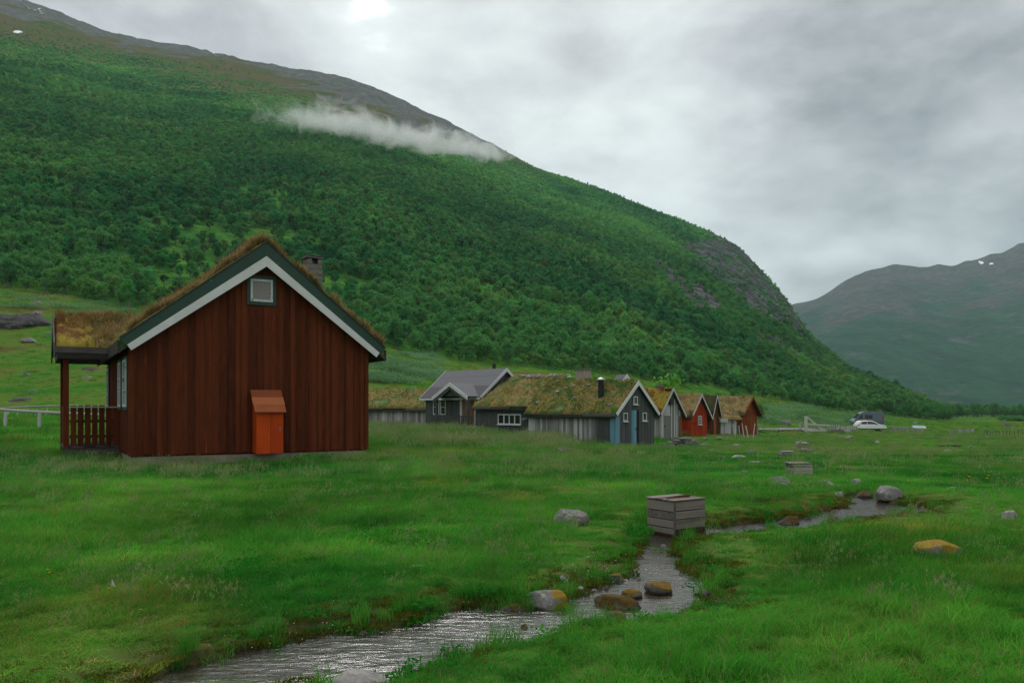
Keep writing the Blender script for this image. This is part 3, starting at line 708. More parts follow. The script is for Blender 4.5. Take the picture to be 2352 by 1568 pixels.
def turf_roof(par, x0, x1, y0, y1, rz, th, mat, seed, amp=.06, nx=44, ny=40, lift=.05, name='turf', round_=.12, smooth_=True, rim=.35):
    """a thick uneven sod blanket over the roof surface rz(x, y)"""
    xs = np.linspace(x0, x1, nx); ys = np.linspace(y0, y1, ny)
    X, Y = np.meshgrid(xs, ys, indexing='ij')
    Z0 = np.vectorize(rz)(X, Y) + lift
    ed = np.minimum(np.minimum(X-x0, x1-X)/round_, np.minimum(Y-y0, y1-Y)/round_); ed = np.clip(ed, 0, 1)**.5
    T = th*(rim + (1-rim)*ed) + (.4 + .6*ed)*amp*(fbm(X*2.2, Y*2.2, o=4, seed=seed) + .5*vnoise(X*7, Y*7, seed=seed+9))
    T = np.maximum(T, .02)
    Zt = Z0 + T
    V = np.concatenate([np.stack([X, Y, Zt], -1).reshape(-1, 3), np.stack([X, Y, Z0], -1).reshape(-1, 3)])
    n, m = nx, ny; i = (np.arange(n-1)[:, None]*m + np.arange(m-1)[None, :]).ravel()
    Q = [np.stack([i, i+m, i+m+1, i+1], 1)]
    b = n*m
    j = np.arange(n-1)*m; Q.append(np.stack([j, j+b, j+m+b, j+m], 1)); j = j + m-1; Q.append(np.stack([j, j+m, j+m+b, j+b], 1))
    j = np.arange(m-1); Q.append(np.stack([j, j+1, j+1+b, j+b], 1)); j = j + (n-1)*m; Q.append(np.stack([j, j+b, j+1+b, j+1], 1))
    me = fastmesh(name, V, np.concatenate(Q), None, None, [mat], smooth_)
    o = link(name, me, par)
    def top(x, y):
        a = np.clip((x-x0)/(x1-x0)*(nx-1), 0, nx-1.001); c = np.clip((y-y0)/(y1-y0)*(ny-1), 0, ny-1.001)
        ia, ic = a.astype(int), c.astype(int); fa, fc = a-ia, c-ic
        return (Zt[ia, ic]*(1-fa)+Zt[ia+1, ic]*fa)*(1-fc) + (Zt[ia, ic+1]*(1-fa)+Zt[ia+1, ic+1]*fa)*fc
    return o, top
def roof_grass(par, top, xs, ys, h, w, mats, lean=.7, seg=3, name='roof_grass', stuff=True):
    n = len(xs); z = top(xs, ys) - .02
    a = rng.uniform(0, 2*np.pi, n); l = lean*rng.random(n)
    me = blade_mesh(name, np.stack([xs, ys, z], 1), h, w, np.stack([np.cos(a)*l, np.sin(a)*l], 1), rng.random(n), mats, seg)
    o = link(name, me, par)
    if stuff: o['kind'] = 'stuff'
    return o
def clumpy(n, x0, x1, y0, y1, k=18, s=.25, frac=.6):
    """scattered points, a part of them gathered in tufts"""
    nc = int(n*frac); cx = rng.uniform(x0, x1, k); cyy = rng.uniform(y0, y1, k); i = rng.integers(0, k, nc)
    X = np.concatenate([cx[i] + rng.normal(0, s, nc), rng.uniform(x0, x1, n-nc)]); Y = np.concatenate([cyy[i] + rng.normal(0, s, nc), rng.uniform(y0, y1, n-nc)])
    return np.clip(X, x0, x1), np.clip(Y, y0, y1)
def gable_rafters(par, name, pts_top, hgt, y, th, mat, up=None):
    """two barge boards meeting at the ridge; pts_top: left, ridge, right as (x, z) along their upper edge"""
    (xa, za), (xr, zr), (xb, zb) = pts_top
    for (x0, z0), (x1, z1), hh in (((xa, za), (xr, zr), hgt[0]), ((xr, zr), (xb, zb), hgt[1])):
        mb = MB()
        def bot(x, z, h): return (x, y, z - h)
        h0, h1 = hh
        L = math.hypot(x1-x0, z1-z0); sx, sz = (x1-x0)/L, (z1-z0)/L
        # square-cut lower ends
        if z0 < z1: p = [(x0, y, z0), (x1, y, z1), (x1, y, z1-h1), (x0 + h0*sx*sz*.9, y, z0 - h0*sx*sx*.95)]
        else: p = [(x0, y, z0), (x1, y, z1), (x1 - h1*sx*abs(sz)*.9, y, z1 - h1*sx*sx*.95), (x0, y, z0-h0)]
        mb.prism(p, (0, th, 0), .5)
        mb.build(name, mat, par, .005)

# ------------------------------------------------------------------ the big red-brown cabin
ANG = R(31); C0 = np.array([-11.64, 24.3])
def main_xy(s, t): return C0 + np.array([math.cos(ANG), math.sin(ANG)])*s + np.array([-math.sin(ANG), math.cos(ANG)])*t
cab = empty('red_cabin', (C0[0], C0[1], 0), ANG)
tag(cab, 'large red-brown board cabin with green and white gable trim and grassy turf roof', 'cabin')
Wd, Ln, XR = 7.57, 8.3, 4.0
ZT = lambda x: 6.91 - (.77*(XR - x) if x < XR else .80*(x - XR))     # upper edge of the gable boards
RZ = lambda x, y=0: ZT(x) - .42
FOOT.append((C0[0], C0[1], ANG, -.05, Wd+.05, -.05, Ln+.05)); FOOT.append((C0[0], C0[1], ANG, -1.75, 0, 3.3, 7.3))
mb = MB()
zt = lambda u: RZ(u) + .06
mb.prism([(.02, .02, -.02), (Wd-.02, .02, -.02), (Wd-.02, .02, RZ(Wd)), (XR, .02, RZ(XR)), (.02, .02, RZ(0))], (0, Ln-.04, 0), .3)
boards(mb, (0, 0), (Wd, 0), .03, zt, (0, -1), (.085, .16), uneven=.03)
boards(mb, (0, Ln), (0, 0), .03, lambda u: RZ(0)-.02, (-1, 0), (.10, .17))
boards(mb, (Wd, 0), (Wd, Ln), .03, lambda u: RZ(Wd)-.02, (1, 0), (.10, .17))
boards(mb, (Wd, Ln), (0, Ln), .03, lambda u: RZ(Wd-u), (0, 1), (.10, .17))
mb.box(-.05, .09, -.065, -.03, .02, RZ(0)-.05, .6); mb.box(-.065, -.03, -.06, .09, .02, RZ(0)-.05, .55)
mb.box(Wd-.09, Wd+.05, -.065, -.03, .02, RZ(Wd)-.05, .6)
mb.build('wall', M['red'], cab)
mb = MB(); mb.box(.03, Wd-.03, .03, Ln-.06, -.9, .04); mb.build('foundation', M['concrete'], cab, .02)
# roof boarding, gable boards
mb = MB()
OX0, OX1, OY = -.33, 8.14, .34
for xa, xb in ((OX0, XR), (XR, OX1)):
    mb.prism([(xa, -OY+.03, RZ(xa)), (xb, -OY+.03, RZ(xb)), (xb, -OY+.03, RZ(xb)+.07), (xa, -OY+.03, RZ(xa)+.07)], (0, Ln+2*OY-.06, 0), .4)
rf = mb.build('roof', M['dark_y'], cab)
gh = ((.40, .52), (.52, .40))
gable_rafters(cab, 'barge_board', ((OX0, ZT(OX0)), (XR, ZT(XR)), (OX1, ZT(OX1))), gh, -OY, .035, M['greenp'])
wz = lambda x: ZT(x) - (.47 if True else 0)
def wtrim(x): return ZT(x) - lerp(.34, .46, 1 - abs(x - XR)/4.3)
gable_rafters(cab, 'trim_board', ((OX0+.20, wtrim(OX0+.2)), (XR, wtrim(XR)), (OX1-.22, wtrim(OX1-.22))), ((.27, .34), (.34, .27)), -OY-.028, .026, M['white'])
# small dark cap strips along the upper edge
mb = MB()
for xa, xb in ((OX0, XR), (XR, OX1)):
    mb.prism([(xa, -OY-.03, ZT(xa)+.002), (xb, -OY-.03, ZT(xb)+.002), (xb, -OY-.03, ZT(xb)+.035), (xa, -OY-.03, ZT(xa)+.035)], (0, .12, 0), .4)
mb.build('edge_strip', M['dark_h'], rf)
mb = MB(); mb.box(OX0-.06, OX0, -OY+.05, Ln+OY, RZ(OX0)-.02, RZ(OX0)+.36); mb.build('eave_board', M['dark_y'], rf)
mb = MB(); mb.box(OX1, OX1+.06, -OY+.05, Ln+OY, RZ(OX1)-.02, RZ(OX1)+.36); mb.build('eave_board', M['dark_y'], rf)
tf, ttop = turf_roof(cab, OX0+.01, OX1-.01, -OY+.07, Ln+OY, RZ, .47, M['turf'], 3, .07, 90, 60, .07, rim=.88)
n = 9000
X, Y = clumpy(n, OX0+.05, OX1-.05, -OY+.1, Ln+OY-.1, 120, .16, .6)
g1 = roof_grass(tf, ttop, X, Y, rng.uniform(.08, .24, n), rng.uniform(.010, .02, n), [M['straw']], .9)
n = 8500   # the front rim: taller tufts leaning over the verge
ks = rng.uniform(OX0, OX1, 46); kh = rng.uniform(.05, .40, 46); kh[(ks > 5.6)] *= 1.0
i = rng.integers(0, 46, n); X = np.clip(ks[i] + rng.normal(0, .13, n), OX0+.05, OX1-.05); Y = -OY + .09 + np.abs(rng.normal(0, .14, n))
roof_grass(tf, ttop, X, Y, kh[i]*rng.uniform(.6, 1.3, n), rng.uniform(.009, .018, n), [M['straw']], .9)
n = 3600   # rust-red grass along the ridge and the left slope
X = np.clip(XR + rng.normal(-.2, .55, n), OX0, OX1); X = np.where(rng.random(n) < .45, rng.uniform(.2, XR, n), X); Y = rng.uniform(-OY+.1, Ln, n); Y = np.where(rng.random(n) < .5, rng.uniform(-OY+.1, 1.2, n), Y)
roof_grass(tf, ttop, X, Y, rng.uniform(.2, .5, n)*np.where(np.abs(X-XR) < .8, 1.0, .75), rng.uniform(.007, .014, n), [M['rusty']], .7)
# gable window
fg = Face((0, 0), (1, 0), (0, -1))
window(cab, fg, 3.55, 4.27, 4.98, 5.72, M['whitew'], M['curtain'], .075, 1, 1, .04, None, M['greenp'], .115)
# three tall windows along the left wall
fl = Face((0, 0), (0, 1), (-1, 0))
window(cab, fl, .35, 1.55, 1.52, 3.0, M['whitew'], M['glass'], .08, 2, 3, .05, None, M['greenp'], .10)
window(cab, fl, 2.35, 3.2, 1.52, 3.0, M['whitew'], M['glass'], .08, 1, 3, .05, None, M['greenp'], .10)
window(cab, fl, 7.25, 8.0, 1.52, 3.0, M['whitew'], M['glass'], .08, 1, 3, .05, None, M['greenp'], .10)
# chimney through the right slope
mb = MB(); cx0, cy0 = 6.05, 1.35
for k in range(9):
    z = 4.9 + k*.19; j = lambda: random.uniform(-.02, .02)
    mb.box(cx0-.27+j(), cx0+.27+j(), cy0-.26+j(), cy0+.26+j(), z, z+.186)
ch = mb.build('chimney', M['stone'], cab, .02)
mb = MB(); mb.box(cx0-.27, cx0-.10, cy0-.26, cy0+.25, 6.61, 6.80); mb.box(cx0+.11, cx0+.27, cy0-.26, cy0+.25, 6.61, 6.80); mb.build('flue_stone', M['stone'], ch, .02)
mb = MB(); mb.hexa([(cx0-.34,cy0-.32,6.802),(cx0+.33,cy0-.3,6.802),(cx0+.34,cy0+.3,6.802),(cx0-.33,cy0+.31,6.802),(cx0-.31,cy0-.28,6.87),(cx0+.30,cy0-.26,6.86),(cx0+.30,cy0+.27,6.87),(cx0-.3,cy0+.26,6.885)]); mb.box(cx0-.28,cx0+.25,cy0-.25,cy0+.25,6.872,6.915)
mb.build('cap_slab', M['slate'], ch, .015)
# ---- porch: a small cross roof to the left, post, deck and picket railing
pt0, ptr, pt1 = 3.1, 5.2, 7.3; sx0, sx1 = -1.98, -.34
pz = lambda x, y: 3.36 + (1.13/2.1)*(2.1 - abs(y - ptr))
mb = MB()
for ya, yb in ((pt0, ptr), (ptr, pt1)):
    mb.prism([(sx0+.05, ya, pz(0, ya)), (sx0+.05, yb, pz(0, yb)), (sx0+.05, yb, pz(0, yb)+.06), (sx0+.05, ya, pz(0, ya)+.06)], (1.95, 0, 0), .4)
mb.box(sx0+.12, .0, pt0+.28, pt0+.42, 3.12, 3.36, .3); mb.box(sx0+.12, .0, pt1-.42, pt1-.28, 3.12, 3.36, .3)
mb.box(sx0+.12, sx0+.26, pt0+.43, pt1-.43, 3.125, 3.34, .3)
pr = mb.build('porch_roof', M['dark_h'], cab)
mb = MB(); mb.box(sx0+.04, sx1+.1, pt0-.05, pt0-.005, 3.29, 3.50, .7); mb.box(sx0+.1, sx1+.1, pt0-.03, pt0-.004, 3.10, 3.285, .1); mb.build('eave_board', M['dark_h'], pr, .006)
for ya, yb in ((pt0, ptr), (ptr, pt1)):
    mb = MB(); mb.prism([(sx0, ya-(.08 if ya == pt0 else 0), pz(0, ya)-.22), (sx0, yb+(.08 if yb == pt1 else 0), pz(0, yb)-.22), (sx0, yb, pz(0, yb)+.30), (sx0, ya, pz(0, ya)+.26)], (.045, 0, 0), .8)
    mb.build('barge_board', M['dark_h'], pr, .006)
tf2, ptop = turf_roof(pr, sx0+.06, 1.3, pt0+.01, pt1, pz, .2, M['turf_moss'], 23, .13, 40, 40, .06)
tf2b, _q = turf_roof(pr, -.8, 1.4, pt0+.01, pt1, pz, .27, M['turf_straw'], 29, .14, 30, 40, .06)
n = 3600; X, Y = clumpy(n, sx0+.3, .05, pt0+.05, pt1-.1, 26, .16, .75)
X = np.where(rng.random(n) < .45, np.clip(rng.normal(-.45, .28, n), sx0+.2, .05), X)
roof_grass(tf2, ptop, X, Y, rng.uniform(.06, .2, n)*np.where(X > -.7, 1.5, 1), rng.uniform(.010, .018, n), [M['straw']], 1.3)
n = 4200; X = np.clip(rng.normal(-.1, .5, n), -.75, 1.2); Y = rng.uniform(pt0+.02, pt1-.1, n)
roof_grass(tf2b, _q, X, Y, rng.uniform(.1, .34, n), rng.uniform(.010, .018, n), [M['straw']], 1.2)
n = 1800; X = rng.uniform(sx0+.1, 0, n); Y = rng.normal(ptr, .3, n)
roof_grass(tf2, ptop, X, Y, rng.uniform(.1, .32, n)*(1+.5*vnoise(X*4, X*0)), rng.uniform(.008, .015, n), [M['rusty']], .8)
mb = MB(); mb.box(-1.69, -1.53, 3.36, 3.5, -.1, 3.12, .6); mb.build('post', M['red2'], cab, .008)
mb = MB(); mb.box(-1.69, -1.53, 6.9, 7.06, -.1, 3.12, .5); mb.build('post', M['red2'], cab, .008)
mb = MB()
for k in range(14): mb.box(-1.72+k*.123, -1.72+k*.123+.115, 3.3, 7.15, .16, .2)
mb.box(-1.72, 0, 3.34, 3.44, -.1, .155); mb.build('deck', M['dark_y'], cab)
mb = MB()
for x in (-1.40, -1.19, -.98, -.77, -.56, -.35, -.14):
    mb.box(x-.085, x+.085, 3.36, 3.385, .22, 1.56 + random.uniform(-.02, .02))
mb.box(-1.52, .0, 3.387, 3.43, .48, .58, .2); mb.box(-1.52, .0, 3.387, 3.43, 1.0, 1.09, .2)
rl = mb.build('railing', M['red'], cab)
mb = MB(); mb.box(-1.54, -.02, 3.31, 3.42, 1.49, 1.535, .8); mb.build('hand_rail', M['silver_h'], rl, .008)
mb = MB()
for k in range(16): y = 3.62 + k*.22; mb.box(-1.66, -1.635, y-.07, y+.07, .22, 1.55)
mb.box(-1.633, -1.6, 3.5, 6.9, .48, .58, .2); mb.box(-1.633, -1.6, 3.5, 6.9, 1.0, 1.09, .2)
mb.build('railing', M['red'], cab)
# ---- the orange cupboard standing against the gable
cq = main_xy(4.05, -.06)
cup = empty('wall_cupboard', (cq[0], cq[1], 0), ANG)
tag(cup, 'narrow bright orange board cupboard with sloping lid against the red-brown gable', 'cupboard')
mb = MB(); x0, x1 = -.43, .43
mb.prism([(x0, -.5, .02), (x0, 0, .02), (x0, 0, 1.98), (x0, -.5, 1.44)], (.025, 0, 0), .5); mb.prism([(x1-.025, -.5, .02), (x1-.025, 0, .02), (x1-.025, 0, 1.98), (x1-.025, -.5, 1.44)], (.025, 0, 0), .4)
mb.box(x0+.026, x1-.026, -.03, 0, .02, 1.95, .3)
mb.build('body', M['orange'], cup)
mb = MB(); mb.box(x0, x0+.44, -.53, -.502, .0, 1.42, .75); mb.box(x0+.447, x1, -.525, -.5, .015, 1.42, .55); mb.box(x0+.05, x1-.05, -.502, -.49, .3, .4, .2)
dr = mb.build('door', M['orange'], cup, .004)
mb = MB(); mb.box(x1-.13, x1-.09, -.545, -.531, .72, .86); mb.build('handle', M['silver'], dr)
mb = MB(); sl = (1.98-1.44)/.5
for k, (a, b) in enumerate(((-.02, .2), (.205, .42), (.425, .64))):
    za, zb = 2.03 - sl*a, 2.03 - sl*b
    e = .0 if k != 1 else .012
    mb.hexa([(x0-.07-e, -b, zb), (x1+.07+e, -b, zb), (x1+.07+e, -a, za), (x0-.07-e, -a, za), (x0-.07-e, -b, zb+.028), (x1+.07+e, -b, zb+.028), (x1+.07+e, -a, za+.028+.004), (x0-.07-e, -a, za+.032)])
mb.build('lid', M['lid'], cup)
# ------------------------------------------------------------------ the cabins of the hamlet
def corner(px, Y, base=None):
    x = (px - CX)/F*Y
    return np.array([x, Y, gz1(x, Y) if base is None else base])
def cabin(name, label, px, Y, zbase, ang, W_, L_, ze, zr0, zr1=None, xr=.5, wall='grey', front=None, turf='turf', blades='straw', barge='white', bh=.16, ox=.18, oy=.22, th=.2, found=True, bw=(.12, .18), nblade=2600, bl=(.05, .16), seed=1, oxr=None, ezr=None, turf_amp=.07, eave=True, group='turf roofed cabins of the hamlet'):
    """a small gabled cabin: local x along the front gable, y back along the ridge, z above its base"""
    zr1 = zr0 if zr1 is None else zr1; oxr = ox if oxr is None else oxr; ezr = ze if ezr is None else ezr
    XR_ = W_*xr
    c = corner(px, Y, zbase); e = empty(name, c, ang)
    tag(e, label, 'cabin', group)
    FOOT.append((c[0], c[1], ang, -.05, W_+.05, -.05, L_+.05))
    ridge = lambda y: lerp(zr0, zr1, min(1, max(0, y/L_)))
    rz = lambda x, y=0: ridge(y) - (ridge(y) - ze)*(XR_-x)/XR_ if x < XR_ else ridge(y) - (ridge(y) - ezr)*(x-XR_)/(W_-XR_)
    mb = MB()
    mb.prism([(.02, .02, .02), (W_-.02, .02, .02), (W_-.02, .02, rz(W_)-.02), (XR_, .02, rz(XR_)-.02), (.02, .02, rz(0)-.02)], (0, L_-.04, 0), .3, 0)
    boards(mb, (0, L_), (0, 0), .0, lambda u: rz(0, L_-u)+.02, (-1, 0), bw, .02)
    boards(mb, (W_, 0), (W_, L_), .0, lambda u: rz(W_, u)+.02, (1, 0), bw, .02)
    boards(mb, (W_, L_), (0, L_), .0, lambda u: rz(W_-u, L_)-.01, (0, 1), bw, .02)
    boards(mb, (0, 0), (W_, 0), .0, lambda u: rz(u)-.01, (0, -1), bw, .02, m=1)
    w = mb.build('wall', [M[wall], M[front or wall]], e)
    if found:
        mb = MB()
        k = max(3, int(W_/.45))
        for i in range(k): mb.box(.03+i*W_/k, (i+1)*W_/k-.02, -.02-random.uniform(0, .05), .3, -.55, -.01-random.uniform(0, .03))
        k = max(3, int(L_/.5))
        for i in range(k): mb.box(-.02, .25, .32+i*(L_-.4)/k, .3+(i+1)*(L_-.4)/k, -.55, -.01-random.uniform(0, .03))
        mb.build('foundation', M['stone'], e, .03)
    mb = MB()
    for xa, xb in ((-ox, XR_), (XR_, W_+oxr)):
        n_ = 8
        for i in range(n_):
            ya, yb = -oy+.03 + (L_+2*oy-.06)*i/n_, -oy+.03 + (L_+2*oy-.06)*(i+1)/n_
            mb.hexa([(xa, ya, rz(xa, ya)), (xb, ya, rz(xb, ya)), (xb, yb, rz(xb, yb)), (xa, yb, rz(xa, yb)), (xa, ya, rz(xa, ya)+.05), (xb, ya, rz(xb, ya)+.05), (xb, yb, rz(xb, yb)+.05), (xa, yb, rz(xa, yb)+.05)], .4)
    rf = mb.build('roof', M['dark_y'], e)
    tz = lambda x: rz(x, 0) + .05 + th*.8
    gable_rafters(e, 'barge_board', ((-ox-.03, tz(-ox-.03)), (XR_, tz(XR_)), (W_+oxr+.03, tz(W_+oxr+.03))), ((bh+th*.8, bh+th*.8), (bh+th*.8, bh+th*.8)), -oy-.02, .03, M[barge])
    tf = None
    if turf:
        tf, tp = turf_roof(e, -ox+.02, W_+oxr-.02, -oy+.02, L_+oy, rz, th, M[turf], seed, turf_amp, 50, 50, .055)
        X, Y_ = clumpy(nblade, -ox+.05, W_+oxr-.05, -oy+.08, L_+oy-.05, 60, .22, .6)
        roof_grass(tf, tp, X, Y_, rng.uniform(*bl, nblade), rng.uniform(.02, .036, nblade), [M[blades]], 1.0, 2)
    if eave:
        mb = MB()
        k = max(2, int(L_/1.6))
        for i in range(k):
            ya, yb = -oy+.04+(L_+2*oy-.1)*i/k, -oy+.02+(L_+2*oy-.1)*(i+1)/k
            z = rz(-ox, (ya+yb)/2) + random.uniform(-.015, .015)
            mb.box(-ox-.09, -ox+.0, ya, yb, z-.02, z+.13); mb.box(-ox-.05, -ox+.02, ya+.02, yb-.02, z-.10, z-.025)
        mb.build('eave_log', M['dark_y'], rf, .01)
    e['_'] = 0; del e['_']
    return e, rz, tf, (tp if turf else None)
A45 = R(45)
lf = lambda L_: Face((0, 0), (0, 1), (-1, 0))
ff = Face((0, 0), (1, 0), (0, -1))
# --- grey gable cabin with the blue door, in front
e, rz, tf, tp = cabin('grey_cabin', 'low grey turf roofed cabin with white gable boards and a faded blue door', 1413, 42, -.62, A45, 3.5, 6.3, 1.86, 3.42, 3.75, wall='silver', front='grey', seed=41, nblade=9000, bl=(.04, .15), oy=.25, ox=.22, bh=.14, th=.15, turf_amp=.10, blades='rgreen')
GC = e; GCT = tp
window(e, ff, .62, 1.0, 1.38, 1.84, M['white'], M['glass'], .05, 1, 1, .03, M['white']); window(e, ff, 2.36, 2.74, 1.38, 1.84, M['white'], M['glass'], .05, 1, 1, .03, M['white'])
window(e, ff, 1.52, 1.90, 2.28, 2.72, M['white'], M['glass'], .05, 1, 1, .03, M['white'])
mb = MB(); ff.box(mb, 1.35, 1.53, .035, .06, -.1, 1.97); ff.box(mb, 1.535, 1.80, .035, .062, -.1, 1.97); d_ = mb.build('door', M['blue'], e, .004)
mb = MB(); ff.box(mb, 1.73, 1.77, .063, .09, .9, 1.02); mb.build('handle', M['black'], d_)
mb = MB(); ff.box(mb, 1.81, 2.06, .03, .045, -.1, 1.99); mb.build('door_recess_shade', M['dark'], e)  # flat near-black plate on the wall, painted shade of a doorway
mb = MB(); mb.box(-.055, -.03, .0, .30, -.42, 1.62); mb.box(-.05, .32, -.055, -.03, -.42, 1.64, .8); sh = mb.build('shutter', M['blue'], e, .004)
mb = MB(); mb.box(-.085, .0, -.25, .75, 1.70, 1.73); mb.build('drip_board', M['white'], e)
# grey painted last third of the left wall
mb = MB(); boards(mb, (0, 1.25), (0, .02), .02, lambda u: 1.80, (-1, 0), (.14, .18), .02)
for i in range(len(mb.v)): x, y, z = mb.v[i]; mb.v[i] = (x - .016, y, z)
mb.build('painted_boards', M['grey'], e)
q = tp(np.array([.55]), np.array([2.25]))[0]
mb = MB(); mb.tube([(.75, 1.55, q-.25), (.75, 1.55, q+.95)], .16, 16); pp = mb.build('stove_pipe', M['black'], e, smooth=False)
mb = MB(); mb.tube([(.75, 1.55, q+.97), (.75, 1.55, q+1.03), (.75, 1.55, q+1.12)], [.25, .24, .03], 16); mb.build('rain_cap', M['metal'], pp)
mb = MB(); mb.tube([(.75, 1.55, q+.62), (.75, 1.55, q+.66)], .18, 16); mb.build('collar', M['black'], pp)
# stones lying on the turf
# --- the longer grey cabin behind it, under the same sward
e2_, rz2, tf2_, tp2 = cabin('long_grey_cabin', 'long grey cabin under grassy turf with one row of four white framed panes', 1226, 47.2, -.42, A45, 6.4, 5.1, 2.03, 3.75, 3.8, wall='grey', seed=47, nblade=8000, bl=(.04, .14), oy=.05, ox=.3, th=.15, turf_amp=.10, found=False, blades='straw')
fc = Face((0, 0), (0, 1), (-1, 0))
window(e2_, fc, 1.0, 3.0, .88, 1.52, M['white'], M['glass'], .07, 4, 1, .03, M['white'], bar=.08)
mb = MB(); mb.prism([(-.5, .1, 1.25), (-.5, .62, 1.15), (-.02, .62, 1.38), (-.02, .1, 1.48)], (0, 0, .03)); mb.build('side_flap', M['metal'], e2_)
# --- grey cabin with felt roof and gabled porch
e3, rz3, _, _ = cabin('felt_roofed_cabin', 'dark grey board cabin with smooth felt roof, white trim and a gabled porch', 1105, 52, -.05, R(42), 4.0, 6.1, 2.44, 4.1, wall='grey', turf=None, barge='white', th=.06, bh=.2, oy=.30, ox=.32, found=False, bw=(.16, .24), eave=False)
# felt courses: three strips up the slope, the top one in pieces, and the far slope
mb = MB()
def slab(mb, xa, xb, ya, yb, off, m): mb.hexa([(xa, ya, rz3(xa)+.055+off), (xb, ya, rz3(xb)+.055+off), (xb, yb, rz3(xb)+.055+off), (xa, yb, rz3(xa)+.055+off), (xa, ya, rz3(xa)+.063+off), (xb, ya, rz3(xb)+.063+off), (xb, yb, rz3(xb)+.063+off), (xa, yb, rz3(xa)+.063+off)], None, m)
slab(mb, -.34, .62, -.28, 6.38, 0, 1); slab(mb, .58, 1.45, -.28, 6.38, .009, 0)
for k in range(5): slab(mb, 1.41, 2.0, -.28+k*1.335, -.29+(k+1)*1.335, .018, 0)
slab(mb, 2.0, 4.34, -.28, 6.38, 0, 0)
mb.build('roofing_felt', [M['felt'], M['felt2']], e3)
mb = MB(); mb.prism([(-.36, 6.40, 2.0), (-.36, 6.40, 2.2), (2.0, 6.40, 4.24), (2.0, 6.40, 4.02)], (0, .03, 0)); mb.build('barge_board', M['white'], e3)
mb = MB(); mb.box(-.385, -.34, -.3, 6.4, 2.06, 2.19); mb.build('eave_board', M['white'], e3)
window(e3, fc, 4.45, 5.15, 1.05, 2.1, M['white'], M['glass'], .06, 1, 2, .035, None); window(e3, fc, 3.72, 4.3, 1.05, 2.1, M['white'], M['glass'], .06, 1, 2, .035, None)
mb = MB(); fc.box(mb, .62, 1.92, .035, .06, .1, 2.05); dd = mb.build('door', M['honey'], e3, .004)
mb = MB(); fc.box(mb, .42, .61, .03, .07, .05, 2.1); mb.build('door_frame', M['white'], dd); mb = MB(); fc.box(mb, 1.93, 2.15, .03, .07, .05, 2.1); mb.build('door_frame', M['white'], dd)
# porch: gabled roof standing out from the left wall
pw0, pw1, pxo = .0, 3.5, -1.1; pmid = 1.85
zp = lambda y: 3.12 - .48*abs(y - pmid)
mb = MB()
for ya, yb in ((pw0-.0, pmid), (pmid, pw1+.25)):
    mb.hexa([(pxo-.05, ya, zp(ya)), (.9, ya, zp(ya)), (.9, yb, zp(yb)), (pxo-.05, yb, zp(yb)), (pxo-.05, ya, zp(ya)+.06), (.9, ya, zp(ya)+.06), (.9, yb, zp(yb)+.06), (pxo-.05, yb, zp(yb)+.06)], .5)
pr3 = mb.build('porch_roof', M['felt'], e3)
for ya, yb in ((pw0-.05, pmid), (pmid, pw1+.3)):
    mb = MB(); mb.prism([(pxo-.07, ya, zp(ya)-.17), (pxo-.07, yb, zp(yb)-.17), (pxo-.07, yb, zp(yb)+.08), (pxo-.07, ya, zp(ya)+.08)], (-.03, 0, 0)); mb.build('barge_board', M['white'], pr3)
    mb = MB(); mb.prism([(pxo-.05, ya+.1, zp(ya+.1)-.38), (pxo-.05, yb-.1 if yb > pmid else yb, zp(yb-.1 if yb > pmid else yb)-.38), (pxo-.05, yb, zp(yb)-.16), (pxo-.05, ya, zp(ya)-.16)], (.025, 0, 0)); mb.build('trim_board', M['grey'], pr3)
mb = MB(); boards(mb, (-.9, 3.3), (-.9, .4), 2.3, lambda u: zp(3.3-u)-.05, (-1, 0), (.16, .2), .02); mb.build('gable_boards', M['grey'], pr3)
for y in (.12, 3.45): mb = MB(); mb.box(pxo, pxo+.15, y-.08, y+.08, 0, zp(y)); mb.build('post', M['grey'], e3)
mb = MB(); yy = -.35
while yy < 3.3: mb.box(pxo+.02, pxo+.05, yy, yy+.10, .15, .98); yy += .2
mb.box(pxo-.01, pxo+.08, -.4, 3.4, .96, 1.02); mb.box(pxo+.05, pxo+.08, -.4, 3.4, .3, .38); mb.build('railing', M['grey'], e3)
mb = MB(); mb.tube([(2.5, 1.6, 3.6), (2.5, 1.6, 4.55)], .12, 12); mb.build('stove_pipe', M['black'], e3)
# --- long low shed of silvered boards behind, on the left
e4, rz4, tf4, tp4 = cabin('long_shed', 'long low shed of silvery boards under brown turf, left of the felt roofed cabin', 985, 58.5, .0, R(22), 4.2, 9.5, 1.46, 2.72, wall='silver', seed=53, turf='turf', blades='rdark', nblade=3000, oy=.2, ox=.25, found=False, bw=(.16, .26), turf_amp=.06)
e4.rotation_euler[2] = R(68)
FOOT[-1] = (FOOT[-1][0], FOOT[-1][1], R(68), -.1, 4.3, -.1, 9.6)
# ridge logs of stones on it
# --- weathered cabin with yellow moss and a stone chimney
e5, rz5, tf5, tp5 = cabin('weathered_cabin', 'unpainted silver grey cabin with steep roof of yellow and rust moss', 1513.6, 55, -.62, A45, 2.7, 4.6, 1.72, 3.35, wall='silver', seed=59, turf='turf_moss', blades='rmoss', barge='whited', nblade=3000, bl=(.03, .08), oy=.3, ox=.16, th=.16, bh=.1, bw=(.10, .16), oxr=.3)
mb = MB(); ff.box(mb, .55, 1.35, .035, .055, .05, 1.55); dd = mb.build('door', M['silver'], e5, .004)
mb = MB(); ff.box(mb, .5, 1.4, .036, .07, 1.552, 1.62); mb.build('door_frame', M['silver'], dd)
mb = MB(); ff.box(mb, .6, .68, .056, .08, .75, .9); mb.build('handle', M['black'], dd)
mb = MB(); mb.box(2.45, 2.75, -.06, .03, 0, 1.5); mb.build('corner_board', M['honey'], e5)
